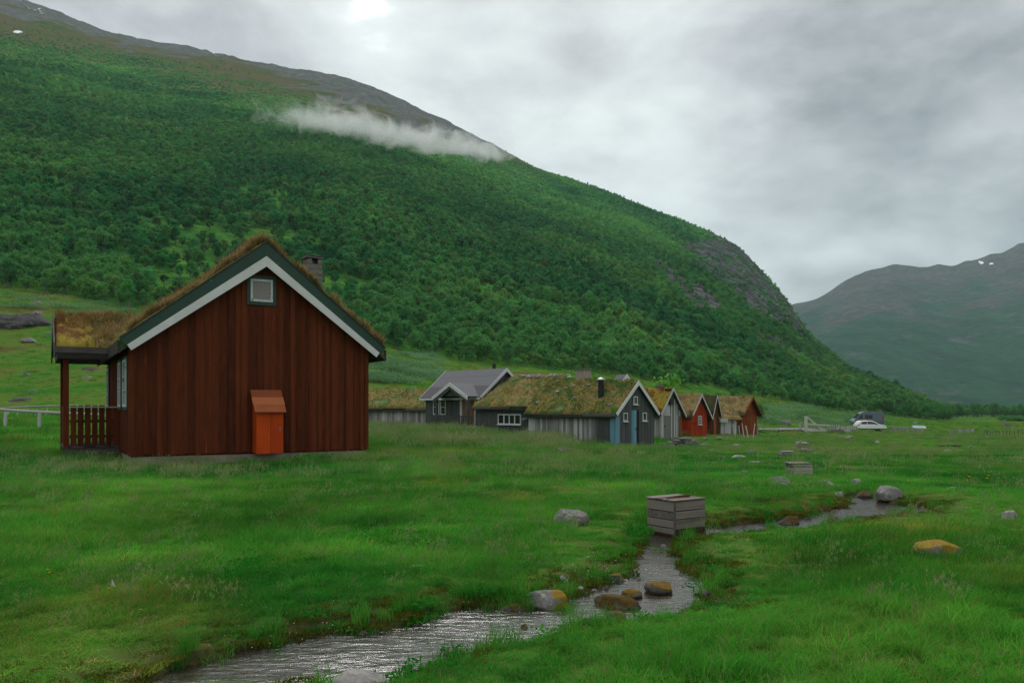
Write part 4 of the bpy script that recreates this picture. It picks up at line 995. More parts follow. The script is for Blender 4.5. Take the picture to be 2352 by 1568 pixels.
mb = MB(); mb.box(1.55, 2.0, .9, 1.4, 2.0, 3.5)
for k in range(5): mb.box(1.53-random.random()*.04, 2.02+random.random()*.04, .88, 1.42, 2.4+k*.22, 2.4+k*.22+.19)
cc_ = mb.build('chimney', M['stone'], e5, .02)
mb = MB(); mb.box(1.42, 2.12, .75, 1.55, 3.503, 3.56); mb.build('cap_slab', M['slate'], cc_)
mb = MB(); mb.box(1.6, 1.95, .95, 1.3, 3.563, 3.72); mb.box(1.66, 1.88, 1.0, 1.25, 3.723, 3.86); mb.build('cap_stone', M['stone'], cc_, .05)
mb = MB(); mb.box(1.1, 1.5, -.2, .25, 2.3, 3.45); mb.build('smoke_hood', M['black'], e5)
# --- red cabin
e6, rz6, tf6, tp6 = cabin('small_red_cabin', 'small bright barn red cabin with straw coloured turf and one white window', 1586, 60, -.76, A45, 2.3, 4.2, 1.75, 3.14, wall='barn_red', seed=61, turf='turf_straw', blades='straw', barge='whited', nblade=3000, bl=(.04, .12), oy=.3, ox=.16, th=.16, bh=.1, oxr=.42)
window(e6, ff, 1.0, 1.45, .95, 1.62, M['white'], M['glass'], .05, 2, 3, .035, M['white'], bar=.04)
mb = MB(); ff.box(mb, .2, .8, .036, .055, 1.05, 1.09); mb.build('door_bar', M['dark'], e6)
# --- little brown cabin squeezed behind it
e7, rz7, tf7, tp7 = cabin('small_brown_cabin', 'narrow brown cabin with dark peaty turf between the red and rust cabins', 1632.5, 63.5, -.80, R(56), 1.9, 4.2, 1.55, 3.15, wall='brown', seed=67, turf='turf_dark', blades='rdark', barge='whited', nblade=2000, bl=(.03, .09), oy=.22, ox=.12, th=.15, bh=.08)
mb = MB(); ff.box(mb, .5, 1.1, .036, .055, .03, 1.5); dd = mb.build('door', M['rust'], e7)
mb = MB(); ff.box(mb, .45, 1.15, .036, .07, 1.503, 1.56); mb.build('door_frame', M['brown'], dd)
# --- rust brown cabin at the right end
e9, rz9, tf9, tp9 = cabin('rust_brown_cabin', 'rust brown plank cabin at the right end of the row, with pale dry turf', 1703, 68, -.98, A45, 2.65, 5.2, 1.98, 3.30, wall='rust', seed=71, turf='turf_straw', blades='rgreen', barge='rust', nblade=3500, bl=(.04, .12), oy=.4, ox=.18, th=.16, bh=.12, oxr=.3)
mb = MB(); ff.box(mb, .75, 1.55, .036, .055, .05, 1.75); dd = mb.build('door', M['rust'], e9)
mb = MB(); ff.box(mb, .7, 1.6, .036, .07, 1.753, 1.82); mb.build('door_frame', M['brown'], dd)
mb = MB(); ff.box(mb, .3, 2.4, .03, .05, 2.0, 2.05); mb.build('ledge', M['brown'], e9)
# --- low lean-to shed between them
c = corner(1655, 65.2, -.9); lt = empty('lean_to_shed', c, R(20)); tag(lt, 'tiny grey lean-to with a shaggy sloping turf roof beside the rust cabin', 'shed')
FOOT.append((c[0], c[1], R(20), 0, 1.8, 0, 2.2))
mb = MB(); mb.box(.03, 1.55, .03, 2.2, 0, 1.3); boards(mb, (0, 0), (1.6, 0), 0, lambda u: 1.34, (0, -1), (.1, .16)); boards(mb, (0, 2.2), (0, 0), 0, lambda u: 1.34, (-1, 0), (.1, .16)); mb.build('wall', M['silver'], lt)
rzl = lambda x, y: 1.42 + .55*(y + .25)
tfl, tpl = turf_roof(lt, -.25, 1.95, -.3, 2.2, rzl, .2, M['turf_straw'], 73, .08, 24, 24, .0)
n = 1500; X, Y_ = clumpy(n, -.2, 1.9, -.25, 2.1, 20, .2, .6); roof_grass(tfl, tpl, X, Y_, rng.uniform(.06, .16, n), rng.uniform(.012, .022, n), [M['rgreen']], 1.1, 2)
mb = MB(); mb.prism([(-.3, -.36, 1.18), (-.3, .3, 1.5), (-.3, .3, 1.85), (-.3, -.36, 1.5)], (.04, 0, 0)); mb.box(-.26, .45, -.40, -.36, 1.2, 1.5, .9); mb.build('barge_board', M['whited'], lt)
# --- houses only their tops show: a white gable and a concrete chimney behind the long sward
c = np.array([(1438-CX)/F*58, 58, 0.0]); wg = empty('white_gabled_house', c, R(40)); tag(wg, 'white gable tip peeking over the turf roof of the grey cabins', 'house')
mb = MB(); mb.prism([(-.9, 0, 0), (.9, 0, 0), (.9, 0, 2.8), (0, 0, 3.75), (-.9, 0, 2.8)], (0, .9, 0)); mb.build('wall', M['grey'], wg)
gable_rafters(wg, 'barge_board', ((-1.2, 2.62), (0, 3.95), (1.2, 2.62)), ((.3, .34), (.34, .3)), -.12, .03, M['white'])
mb = MB()
for xa, xb, za, zb in ((-1.2, 0, 2.6, 3.9), (0, 1.2, 3.9, 2.6)): mb.prism([(xa, -.09, za-.1), (xb, -.09, zb-.1), (xb, -.09, zb), (xa, -.09, za)], (0, 1.0, 0))
mb.build('roof', M['felt'], wg)
FOOT.append((c[0], c[1], R(40), -1, 1, 0, 3))
mb = MB(); mb.box(1.65, 2.3, 3.5, 4.1, 2.9, 4.28); cc2 = mb.build('chimney', M['concrete'], GC, .015)
mb = MB(); mb.box(1.6, 2.35, 3.45, 4.15, 4.282, 4.34); mb.build('cap_slab', M['stone'], cc2)
# ================================================================== stones
def m_rock(name, stops, moss=None, amount=.0, mcol=((.10, .05, .008), (.22, .13, .015)), lichen=.12):
    m, t, o = newmat(name)
    v = ocoord(t); oi = N(t, 'ObjectInfo').outputs[5]
    v = N(t, 'VectorMath', dict(operation='ADD'), i0=v, i1=N(t, 'CombineXYZ', i0=mth(t, 'MULTIPLY', oi, 31.0), i1=mth(t, 'MULTIPLY', oi, 17.0)).outputs[0]).outputs[0]
    n1 = noise(t, v, 3.5, 7, .7); n2 = noise(t, v, 22, 4, .65); n3 = noise(t, v, 6.0, 4, .6)
    c = ramp(t, mth(t, 'ADD', mth(t, 'MULTIPLY', n1, .6), mth(t, 'MULTIPLY', n2, .4)), stops)
    c = mix(t, mapr(t, n3, .72-lichen, .76-lichen), c, (.30, .30, .25))
    hgt = n2
    if amount:
        nz = N(t, 'SeparateXYZ', i0=N(t, 'NewGeometry').outputs[1]).outputs[2]
        xx = N(t, 'SeparateXYZ', i0=ocoord(t))
        s = mth(t, 'ADD', mth(t, 'MULTIPLY', nz, .35), mth(t, 'ADD', mth(t, 'MULTIPLY', n1, 1.6), mth(t, 'MULTIPLY', xx.outputs[0], (moss or 0.0))))
        fm = mapr(t, s, 1.35 - amount, 1.45 - amount)
        c = mix(t, fm, c, mix(t, n2, mcol[0], mcol[1]))
    finish(t, o, c, .92, mth(t, 'ADD', n1, mth(t, 'MULTIPLY', n2, .5)), .55, .05, .2)
    return m
M['rock'] = m_rock('grey_lichen_rock', [(.3, (.06, .058, .055)), (.5, (.15, .145, .135)), (.7, (.26, .255, .235))])
M['rock_pale'] = m_rock('pale_rock', [(.3, (.12, .11, .10)), (.5, (.25, .235, .22)), (.7, (.36, .34, .32))])
M['rock_dark'] = m_rock('dark_hill_rock', [(.3, (.03, .03, .032)), (.5, (.075, .073, .075)), (.7, (.14, .135, .13))], .0, .22, ((.03, .035, .012), (.07, .07, .02)), .05)
M['rock_moss'] = m_rock('moss_topped_rock', [(.3, (.06, .055, .052)), (.5, (.16, .15, .145)), (.7, (.26, .25, .24))], 2.6, .20, ((.12, .06, .008), (.30, .19, .02)))
M['rock_mossall'] = m_rock('moss_covered_rock', [(.3, (.05, .045, .04)), (.5, (.12, .11, .10)), (.7, (.24, .23, .22))], .1, .52, ((.055, .032, .007), (.20, .125, .016)))
M['rock_mound'] = m_rock('yellow_moss_mound', [(.3, (.07, .065, .06)), (.5, (.17, .16, .155)), (.7, (.28, .27, .27))], .15, .54, ((.13, .075, .010), (.30, .20, .02)))
M['rock_wet'] = m_rock('wet_brook_stone', [(.3, (.03, .026, .022)), (.5, (.09, .08, .07)), (.7, (.19, .175, .16))], .1, .36, ((.035, .022, .007), (.11, .07, .013)), .0)
def rock_mesh(name, sx, sy, sz, seed, mat, planes=9, sub=4, rough=.10, flat=0.0):
    r = np.random.default_rng(seed); planes = int(planes*1.7)
    bm = bmesh.new(); bmesh.ops.create_icosphere(bm, subdivisions=sub, radius=1.0)
    co = np.array([v.co[:] for v in bm.verts])
    for _ in range(planes):
        n = r.normal(size=3); n[2] = abs(n[2])*.8; n /= np.linalg.norm(n); d = r.uniform(.58, .9)
        s = co @ n; k = s > d; co[k] -= ((s[k] - d)*.95)[:, None]*n
    co *= 1 + rough*fbm(co[:, 0]*1.7+seed, co[:, 1]*1.7, co[:, 2]*1.7, 4, seed)[:, None]
    co *= 1 + rough*.25*vnoise(co[:, 0]*7+seed, co[:, 1]*7, co[:, 2]*7, seed)[:, None]
    if flat: co[:, 2] = np.where(co[:, 2] > 0, np.minimum(co[:, 2], flat + .12*(co[:, 2]-flat)), co[:, 2])
    co *= np.array([sx, sy, sz])
    for v, c in zip(bm.verts, co): v.co = c
    for f in bm.faces: f.smooth = True
    me = bpy.data.meshes.new(name); bm.to_mesh(me); bm.free(); me.materials.append(mat); return me
ROCKS = []
def rock(label, px, py, wpx, hpx, mat, seed, depth=.8, flat=0, rough=.10, planes=9, group=None, sink=.25, name='boulder', cat='rock', y0=3.0, rz=None, sub=4):
    """px, py: middle of the foot as seen; wpx, hpx: seen size"""
    p = onground(px, py, y0); k = p[1]/F
    w, h = wpx*k/2, hpx*k
    low = hpx < 13
    me = rock_mesh(name, w, w*depth, h*1.15 if low else h/(1+(1-sink))*1.15, seed, M[mat], planes, sub, rough, flat)
    o = link(name, me, None, (p[0], p[1] + w*depth*.5, p[2] + (-.05*h if low else h*(1-sink)*.35)))
    o.rotation_euler[2] = random.uniform(-.3, .3) if rz is None else rz
    ROCKS.append((p[0], p[1] + w*depth*.5, w))
    return tag(o, label, cat, group)
G = 'stones in and beside the brook'
rock('rounded grey boulder alone in the grass, left of the plank box', 1313, 1206, 86, 44, 'rock', 1, .8, 0, .07, 6, sink=.15)
rock('grey boulder with orange moss on its right side at the near brook bank', 1262, 1396, 112, 46, 'rock_moss', 2, .75, .75, .08, 7, G, .2)
rock('low orange mossy boulder lying alone in the right meadow', 2166, 1276, 118, 40, 'rock_mound', 3, .8, 0, .10, 9)
rock('pale rock at the right edge of the photo', 2325, 1192, 46, 28, 'rock_pale', 4, .8)
rock('broad lichen covered boulder at the far bend of the brook', 2048, 1143, 82, 34, 'rock', 5, .8, .85, .09, 10, G)
rock('brown stone touching the left side of the broad boulder at the bend', 1991, 1142, 38, 18, 'rock_wet', 6, .8, 0, .08, 7, G)
rock('small whitish stone in the water at the far bend', 1926, 1137, 24, 11, 'rock_pale', 7, .8, 0, .07, 6, G, sub=3)
rock('small pale stone on the far bank behind the bend', 1909, 1115, 22, 11, 'rock_pale', 8, .8, 0, .07, 6, G, sub=3)
rock('grey wedge of stone in the grass behind the bend', 1970, 1110, 30, 12, 'rock', 9, .8, 0, .09, 6, G, sub=3)
rock('flat grey slab in the grass left of the pale stone', 1895, 1106, 36, 5, 'rock', 10, .6, .6, .07, 6, G, sub=3)
rock('dark wet stone lying across the brook right of the plank box', 1815, 1203, 60, 19, 'rock_wet', 11, .5, 0, .07, 6, G)
rock('small brown stone at the right bank after the dark wet stone', 1915, 1196, 34, 10, 'rock_wet', 12, .6, 0, .07, 6, G, sub=3)
rock('flat pale stone with a moss cap in the left meadow', 966, 1308, 62, 15, 'rock_pale', 13, .6, .5, .09, 8)
rock('moss domed stone in mid brook, right of the green plant', 1518, 1362, 72, 33, 'rock_mossall', 14, .8, 0, .07, 5, G, .1)
rock('wide wet slab streaked with brown moss in mid brook', 1424, 1396, 124, 31, 'rock_wet', 15, .6, .8, .08, 8, G, .2)
rock('mossy angular stone just above the wide wet slab', 1452, 1372, 62, 25, 'rock_mossall', 16, .7, 0, .12, 9, G, .2)
rock('moss crusted stone on the left bank above the slabs', 1414, 1335, 54, 22, 'rock_mossall', 17, .7, 0, .09, 7, G, .2)
rock('dark brown dome of stone below the wide wet slab', 1418, 1422, 54, 22, 'rock_wet', 18, .8, 0, .06, 4, G, .1)
rock('small reddish stone near the clump of white flowers', 1293, 1334, 26, 12, 'rock_pale', 19, .8, 0, .08, 6, G, sub=3)
rock('dark wet stone at the right bank below the bend', 1606, 1396, 46, 18, 'rock_wet', 20, .7, .7, .1, 8, G)
rock('pale lichen spotted boulder cut by the bottom edge of the photo', 822, 1590, 190, 52, 'rock_pale', 21, .7, .75, .09, 8, G, .3, y0=2.6)
rock('sunken stone with a moss fringe in the left bank', 1180, 1402, 60, 12, 'rock_wet', 22, .5, 0, .1, 6, G)
rock('small dark stone showing in the open water', 1205, 1442, 22, 9, 'rock_wet', 23, .7, 0, .1, 6, G, sub=3)
rock('tiny stone half hidden in the left meadow near the mossy patch', 838, 1228, 30, 9, 'rock', 24, .7, .6, .1, 6, sub=3)
pr_ = random.Random(12)
for i in range(22):
    q = pr_.choice([(a, b) for a, b in LB[3:24]]) if i < 15 else pr_.choice(RB[6:24])
    rock('small wet pebble at the edge of the near brook', q[0] + pr_.uniform(-26, 22), q[1] + (pr_.uniform(4, 16) if i < 15 else pr_.uniform(-14, -4)), pr_.uniform(9, 24), pr_.uniform(5, 9), pr_.choice(['rock_wet', 'rock_wet', 'rock', 'rock_pale']), 700+i, .8, 0, .1, 5, 'pebbles along the near brook', name='pebble', cat='pebble', sub=3)
G2 = 'stones scattered round the hamlet'
rock('layered pale slab lying in front of the grey cabin', 1294, 1040, 46, 20, 'rock', 31, .6, .7, .1, 10, G2)
for i, (px, py, w, h, lb) in enumerate([(1700,1050,52,7,'long flat stone in the grass below the red cabins'), (1728,1042,26,13,'rounded stone behind the long flat stone'), (1662,1051,18,5,'tiny flat stone left of the long flat one'),
    (1740,1062,52,5,'thin slab at the start of the side brook'), (1712,1086,20,8,'small stone by the side brook'), (1585,1040,18,5,'small flat stone below the stone wall'), (1693,1024,26,7,'flat stone below the leaning stakes'),
    (1953,1008,30,9,'grey stone stack lying in the right meadow'), (1933,1005,16,6,'stone just left of the stone stack'), (2016,1018,14,8,'round stone right of the stone stack'), (1864,1024,14,6,'stone beside the tilted lid box'),
    (2230,1029,20,8,'slanting stone far out in the right meadow'), (2178,1036,28,5,'pale plank-like stone under the plank bridge'), (1805,977,28,17,'dark boulder standing left of the gate'), (1826,957,12,8,'grey stone on the slope above the gate'), (2105,971,14,5,'small stone near the info board'), (1640,1034,22,5,'low stone in grass right of the wall'),
    (1782,1052,10,6,'pebble beside the flat grey box'), (1870,1042,20,4,'plank-like stone right of the pale box'), (2190,1125,36,9,'bluish flat stone in the meadow beyond the broad boulder')]):
    rock(lb, px, py, w, h, 'rock' if i % 3 else 'rock_pale', 100+i, .7, .7 if h < 8 else 0, .1, 8, G2, sub=3)
G3 = 'boulders on the hillside behind the red cabin'
for i, (px, py, w, h, lb, mt, *ro) in enumerate([(20,752,130,46,'big dark outcrop at the left edge of the photo on the hillside','rock_dark', .5), (68,748,78,40,'dark angular boulder right of the big outcrop','rock_dark', .4), (62,786,44,14,'rounded grey boulder below the dark ones','rock'), (55,862,26,9,'small grey stone on the open hillside','rock'),
    (75,899,24,6,'flat stone above the rail fence','rock'), (80,699,36,12,'pale stone just below the birches on the left','rock'), (78,722,40,12,'grey stone above the dark angular boulder','rock'), (205,848,54,9,'reddish flat outcrop seen through the porch','rock_dark'), (200,868,36,7,'grey slab seen through the porch, under the reddish one','rock'), (40,958-38,70,12,'long dark stone lying behind the rail fence','rock_dark'),
    (928,832,34,7,'flat grey rock among the pale willow scrub','rock'), (975,822,16,9,'reddish stone at the top of the scrub','rock'), (950,890,16,7,'small stone above the long shed','rock'), (995,862,14,6,'stone between scrub and felt roof','rock'), (905,866,14,6,'brownish stone in the middle of the scrub','rock_dark'), (1960,957,10,5,'stone at the edge of the right birches','rock'), (170,726,22,10,'stone above the porch roof','rock'), (110,765,20,7,'stone right of the rounded grey boulder','rock')]):
    rock(lb, px, py, w, h, mt, 200+i, .8, (.7 if h < 10 else 0), (ro[0] if ro else .24), 16, G3, y0=35, sub=4)
# stone wall: a ruin of flat stones
p = onground(1572, 1026, 30); k = p[1]/F
sw = empty('stone_wall', p); tag(sw, 'ruined dry stone wall of flat slabs in front of the small red cabin', 'stone wall')
mb = MB(); r_ = random.Random(5)
for row in range(6):
    x = (-46, -46, -44, -36, -22, -10)[row]*k
    while x < (46, 46, 44, 34, 20, 8)[row]*k:
        w = r_.uniform(8, 20)*k; z = (row*4.9 - 8)*k; hh = r_.uniform(4.4, 5.6)*k
        if True:
            y = r_.uniform(-.1, .1); c_ = [(x, y, z), (x+w*.96, y, z+r_.uniform(-.03, .03)), (x+w*.96, y+.7, z), (x, y+.7, z)]
            mb.hexa(c_ + [(a+r_.uniform(-.03, .03), b+r_.uniform(-.04, .04), z+hh) for a, b, _ in c_])
        x += w
ow = mb.build('stones', M['rock'], sw, .03)
for px, py, w in ((1619, 1006, 18), (1653, 1005, 26)):
    p = onground(px, py+4, 30); k = p[1]/F
    o = link('stone_slab', rock_mesh('stone_slab', w*k/2, .35, .14, 60+px, M['rock'], 9, 3, .12, .6), None, (p[0], p[1], p[2]+.12))
    tag(o, 'flat stone slab lying before the ' + ('small red cabin' if px < 1640 else 'small brown cabin'), 'stone slab')
# ================================================================== boxes of planks
def plank_box(label, px, py, w, d, h, ang, mat='silver_h', name='plank_box', lid=None, group='plank boxes along the brook', rows=4, zoff=0.0, seed=0, y0=3):
    p = onground(px, py, y0); e = empty(name, (p[0], p[1], p[2]+zoff), ang); tag(e, label, 'box', group)
    r = random.Random(seed)
    mb = MB(); t_ = .028
    ww, dd = w/2, d/2
    # local: x along the right-hand face, y into depth; near corner at the origin
    for (a, b, n) in (((0, 0), (w, 0), (0, -1)), ((w, 0), (w, d), (1, 0)), ((w, d), (0, d), (0, 1)), ((0, d), (0, 0), (-1, 0))):
        z0 = -.2; zs = [z0] + [h*(i+1)/rows + r.uniform(-.02, .02) for i in range(rows-1)] + [h]
        A = np.array(a, float); B = np.array(b, float); nn_ = np.array(n, float)
        for i in range(rows):
            za0, zb0 = zs[i] + .004, zs[i] + .004; za1, zb1 = zs[i+1] - .004, zs[i+1] - .004
            s_lant = r.uniform(-.03, .03) if 0 < i else 0; s2_ = r.uniform(-.03, .03) if i < rows-1 else 0
            off = r.uniform(0, .006)
            A0, B0, A1, B1 = A - nn_*t_, B - nn_*t_, A + nn_*off, B + nn_*off
            mb.hexa([(*A1, za0), (*B1, zb0), (*B0, zb0), (*A0, za0), (*A1, za1 + (r.uniform(-.015, .0))), (*B1, zb1), (*B0, zb1), (*A0, za1)], r.random())
    mb.build('wall', M[mat], e, .004)
    mb = MB(); mb.box(t_*1.3, w-t_*1.3, t_*1.3, d-t_*1.3, -.1, h-.03); mb.build('inside', M['dark'], e)  # solid near-black filler, its colour stands for the shade inside the box
    if lid is not None:
        mb = MB(); x = -.014; z = h + .004; tz = lid
        while x < d + .02:
            wd = r.uniform(.10, .17); x1 = min(d+.03, x+wd); dz0, dz1 = tz*x, tz*x1; j = r.uniform(-.012, .012)
            mb.hexa([(-.014+j, x, z+dz0), (w+.014+j, x, z+dz0), (w+.014+j, x1-.006, z+dz1), (-.014+j, x1-.006, z+dz1), (-.014+j, x, z+dz0+.018+j*.2), (w+.014+j, x, z+dz0+.02), (w+.014+j, x1-.006, z+dz1+.02+j*.2), (-.014+j, x1-.006, z+dz1+.018)], r.random()); x = x1
        mb.build('lid', M[mat], e, .004)
    FOOT.append((p[0], p[1], ang, -.02, w+.02, -.02, d+.02))
    return e, p
M['brook_box'] = m_wood('wet_footed_planks', (.06, .05, .042), (.215, .188, .16), (.13, .07, .04), .05, 'x', .85, 1.4, .5)
bx, bp_ = plank_box('big weathered plank box standing in the brook in the foreground', 1549, 1232, .545, .50, .46, R(33), 'brook_box', lid=.0, rows=4, zoff=-.02, seed=3)
mb = MB(); mb.tube([(.02, .16, .492), (.2, .17, .50), (.46, .19, .498)], [.008, .013, .016], 7); mb.build('split_branch', M['brown'], bx)
mb = MB(); mb.box(-.012, .014, -.014, .0, -.1, .45); mb.build('corner_batten', M['dark_h'], bx)
mb = MB(); mb.box(.0, .545, -.018, -.002, -.14, .10); mb.box(-.018, -.002, .0, .50, -.14, .05); mb.build('wet_foot_board', m_wood('soaked_brown_planks', (.02, .012, .008), (.06, .035, .02), (.12, .10, .08), .06, 'x', .5), bx, .006)
plank_box('grey plank box with a flat lid in the right meadow', 1823, 1090, .50, .42, .27, R(8), lid=.0, rows=3, seed=5)
plank_box('small flat grey box beyond the lidded box', 1797, 1049, .42, .4, .19, R(3), lid=.0, rows=2, seed=6)
e_, p_ = plank_box('far plank box with a tilted lid and a stone on top', 1834, 1030, .55, .45, .25, R(4), lid=.16, rows=3, seed=8)
plank_box('open pale whitish box next to the tilted lid box', 1849, 1040, .36, .4, .21, R(5), mat='whited' if False else 'silver_h', lid=None, rows=2, seed=9)
o = link('lid_stone', rock_mesh('lid_stone', .075, .07, .07, 77, M['rock_pale'], 6, 3), None, (p_[0]+.14, p_[1]+.15, p_[2]+.36)); tag(o, 'pinkish stone weighing down the tilted lid', 'stone')
# dark plank bridge far out
p = onground(2185, 1026, 25); k = p[1]/F
pb_ = empty('plank_bridge', p, R(3)); tag(pb_, 'low dark plank footbridge in the right meadow', 'footbridge')
mb = MB(); mb.box(-25*k, 25*k, 0, .14, .06, .11); mb.box(-24*k, 26*k, .15, .3, .055, .10); mb.box(-25*k, 24*k, .31, .45, .06, .105); mb.build('planks', M['dark_h'], pb_)
mb = MB(); mb.box(-20*k, -17*k, .02, .44, -.2, .054); mb.box(15*k, 18*k, .02, .44, -.2, .054); mb.build('bearers', M['dark_h'], pb_)
# ================================================================== fences, gate, stakes
def fence(label, pts, hgt, gap, name='picket_fence', cat='fence', mat='silver', rail=True, lean=.05, w=.045, seed=0, posts=0):
    r = random.Random(seed); g = [np.array(onground(px, py, 30)) if len(q) == 0 else np.array(q) for px, py, *q in pts]
    e = empty(name, g[0]); tag(e, label, cat, 'wooden fences of the valley'); mb = MB(); mr = MB(); mp = MB()
    for a, b in zip(g[:-1], g[1:]):
        L = np.linalg.norm(b-a); n = max(2, int(L/gap))
        for i in range(n+1):
            t_ = i/n; q = lerp(a, b, t_); q[2] = gz1(q[0], q[1]); q = q - g[0]
            h = hgt*r.uniform(.85, 1.1)
            mb.beam(q - np.array([0, 0, .1]), q + np.array([r.uniform(-lean, lean)*hgt*2, r.uniform(-lean, lean), h]), w*r.uniform(.7, 1.3), w*.6)
        if rail:
            for zz in (.35, .8): mr.beam(a - g[0] + np.array([0, .04, hgt*zz]), b - g[0] + np.array([0, .04, hgt*zz]), .05, .07)
    mb.build('pickets', M[mat], e)
    if rail: mr.build('rail', M[mat], e)
    return e
fence('thin picket fence between the gate and the white car', [(1905, 990), (1968, 990)], .75, .22, seed=1, mat='silver')
fence('dense picket fence right of the dark van', [(2044, 986), (2080, 990), (2122, 992)], .75, .16, seed=2)
fence('short picket fence alone in the far right meadow', [(2180, 998), (2238, 992)], .6, .22, seed=3)
fence('crooked stakes leaning before the rust brown cabin', [(1690, 1004), (1739, 1006)], 1.05, .26, seed=4, lean=.14, w=.07, rail=False)
fence('few pale posts standing at the far right', [(2262, 1000), (2268, 1000), (2320, 1001), (2350, 1002)], .75, 1.8, 'post_fence', seed=5, rail=False, w=.06, mat='grey')
# leaning single stake
p = onground(1784, 1000, 30); mb = MB(); mb.beam((0, 0, -.1), (.18, 0, .55), .06, .06); mb.box(-.08, .08, -.08, .08, -.12, .02); tag(mb.build('leaning_stake', M['dark_y'], None, .01, loc=p), 'single dark stake leaning in the grass beside the gravel road', 'stake')
# gate
p = onground(1851, 991, 30); k = p[1]/F
gt = empty('field_gate', p, R(4)); tag(gt, 'grey wooden field gate with one tall post and a diagonal brace', 'gate')
mb = MB(); mb.beam((0, 0, -.2), (0, 0, 36*k), .24, .24, .9); mb.build('post', M['silver'], gt, .01)
mb = MB(); mb.beam((3*k, 0, 17.5*k), (57*k, 0, 15*k), .08, .16, .85); mb.build('rail', M['silver'], gt); mb = MB(); mb.beam((3*k, 0, 2*k), (48*k, 0, 2.5*k), .08, .16, .85); mb.build('rail', M['silver'], gt)
mb = MB(); mb.beam((3*k, .08, 34*k), (45*k, .08, 1.5*k), .08, .17, .95); mb.build('brace', M['silver'], gt)
mb = MB()
for i in range(22): mb.beam((4*k+i*2.4*k, .14, .02), (4*k+i*2.4*k+random.uniform(-.05, .05), .14, random.uniform(.62, .8)), .025, .02)
mb.build('pickets', M['silver'], gt)
fence('bundle of old stakes leaning left of the gate post', [(1836, 988), (1842, 988)], .85, .1, 'stake_heap', lean=.2, seed=9, rail=False, w=.05)
p = onground(1925, 992, 30); k = p[1]/F
bp2 = empty('brush_pile', p); tag(bp2, 'grey brown heap of branches and stones right of the gate', 'brush pile')
mb = MB()
for i in range(40):
    a = (random.uniform(-26, 26)*k, random.uniform(-.4, .6), random.uniform(.05, .45)); mb.tube([a, (a[0]+random.uniform(-.9, .9), a[1]+random.uniform(-.3, .3), max(.02, a[2]+random.uniform(-.35, .2)))], random.uniform(.02, .05), 5)
mb.build('branches', M['silver'], bp2)
me = rock_mesh('stones', 24*k, .7, .45, 88, M['rock_dark'], 9, 3, .2); link('stones', me, bp2)
# far gate frame on the right
p = onground(2306, 985, 60); k = p[1]/F
g2 = empty('far_gate', p); tag(g2, 'tiny grey gate frame far off at the right, with a slanting brace', 'gate')
mb = MB(); mb.beam((0, 0, 0), (0, 0, 22*k), .2, .2); mb.build('post', M['silver'], g2); mb = MB(); mb.beam((0, 0, 12*k), (21*k, 0, 9*k), .12, .14); mb.build('rail', M['silver_h'], g2); mb = MB(); mb.beam((0, .1, 21*k), (17*k, .1, 3*k), .12, .14); mb.build('brace', M['silver_h'], g2); mb = MB(); mb.beam((19*k, 0, 0), (19*k, 0, 11*k), .14, .14); mb.build('post', M['silver'], g2)
# rail fences at the left
rf1 = empty('rail_fence', P(13, 973, 47)); tag(rf1, 'low grey rail fence with two stout posts left of the porch', 'fence', 'wooden fences of the valley')
def rel(px, py, Y, base): return tuple(P(px, py, Y) - np.array(base.location))
bpy.context.view_layer.update()
for x in (13, 91, 172, -70): mb = MB(); Yp = lerp(47, 44.5, (x+70)/240); mb.tube([rel(x-1, 982, Yp, rf1), rel(x, 945 + x*.025, Yp, rf1)], [.1, .085], 9); mb.build('post', M['whited'], rf1)
mb = MB(); mb.tube([rel(-140, 931, 48, rf1), rel(0, 939.5, 47, rf1), rel(60, 944, 46, rf1), rel(150, 948, 45, rf1), rel(240, 952, 44, rf1)], [.075, .08, .085, .085, .08], 8); mb.build('rail', M['silver_h'], rf1)
rf2 = empty('pole_fence', P(70, 960, 52)); tag(rf2, 'second rail fence behind with thin slanting sticks under its pole', 'fence', 'wooden fences of the valley'); bpy.context.view_layer.update()
mb = MB(); mb.tube([rel(-60, 943, 52, rf2), rel(0, 937, 52, rf2), rel(64, 933, 52, rf2), rel(150, 931, 52, rf2), rel(262, 934, 52, rf2)], [.04, .055, .055, .05, .05], 7); mb.build('rail', M['silver_h'], rf2)
for x in (20, 42, 64, 84, 108, 140, 180, 215, 250): mb = MB(); mb.tube([rel(x-6, 966, 51.8, rf2), rel(x+2, 933.5, 52.05, rf2)], .035, 6); mb.build('stick', M['silver'], rf2)
# gravel road
m_road = m_plain('pale_gravel', (.20, .195, .185), .95, 0, .1, .25, 2.0)
pts = [onground(x, 991.5, 40) for x in (1735, 1760, 1790, 1820, 1850, 1880, 1905)]
vs = []; fs = []
for i, q in enumerate(pts):
    for dy in (-1.8, 0, 1.9): x, y = q[0], q[1]+3+dy; vs.append((x, y, gz1(x, y) + .10))
for i in range(len(pts)-1):
    for j in range(2): fs.append((i*3+j, (i+1)*3+j, (i+1)*3+j+1, i*3+j+1))
me = bpy.data.meshes.new('gravel_road'); me.from_pydata(vs, [], fs); me.materials.append(m_road); tag(link('gravel_road', me), 'strip of pale gravel road leading to the gate', 'road', kind='structure')
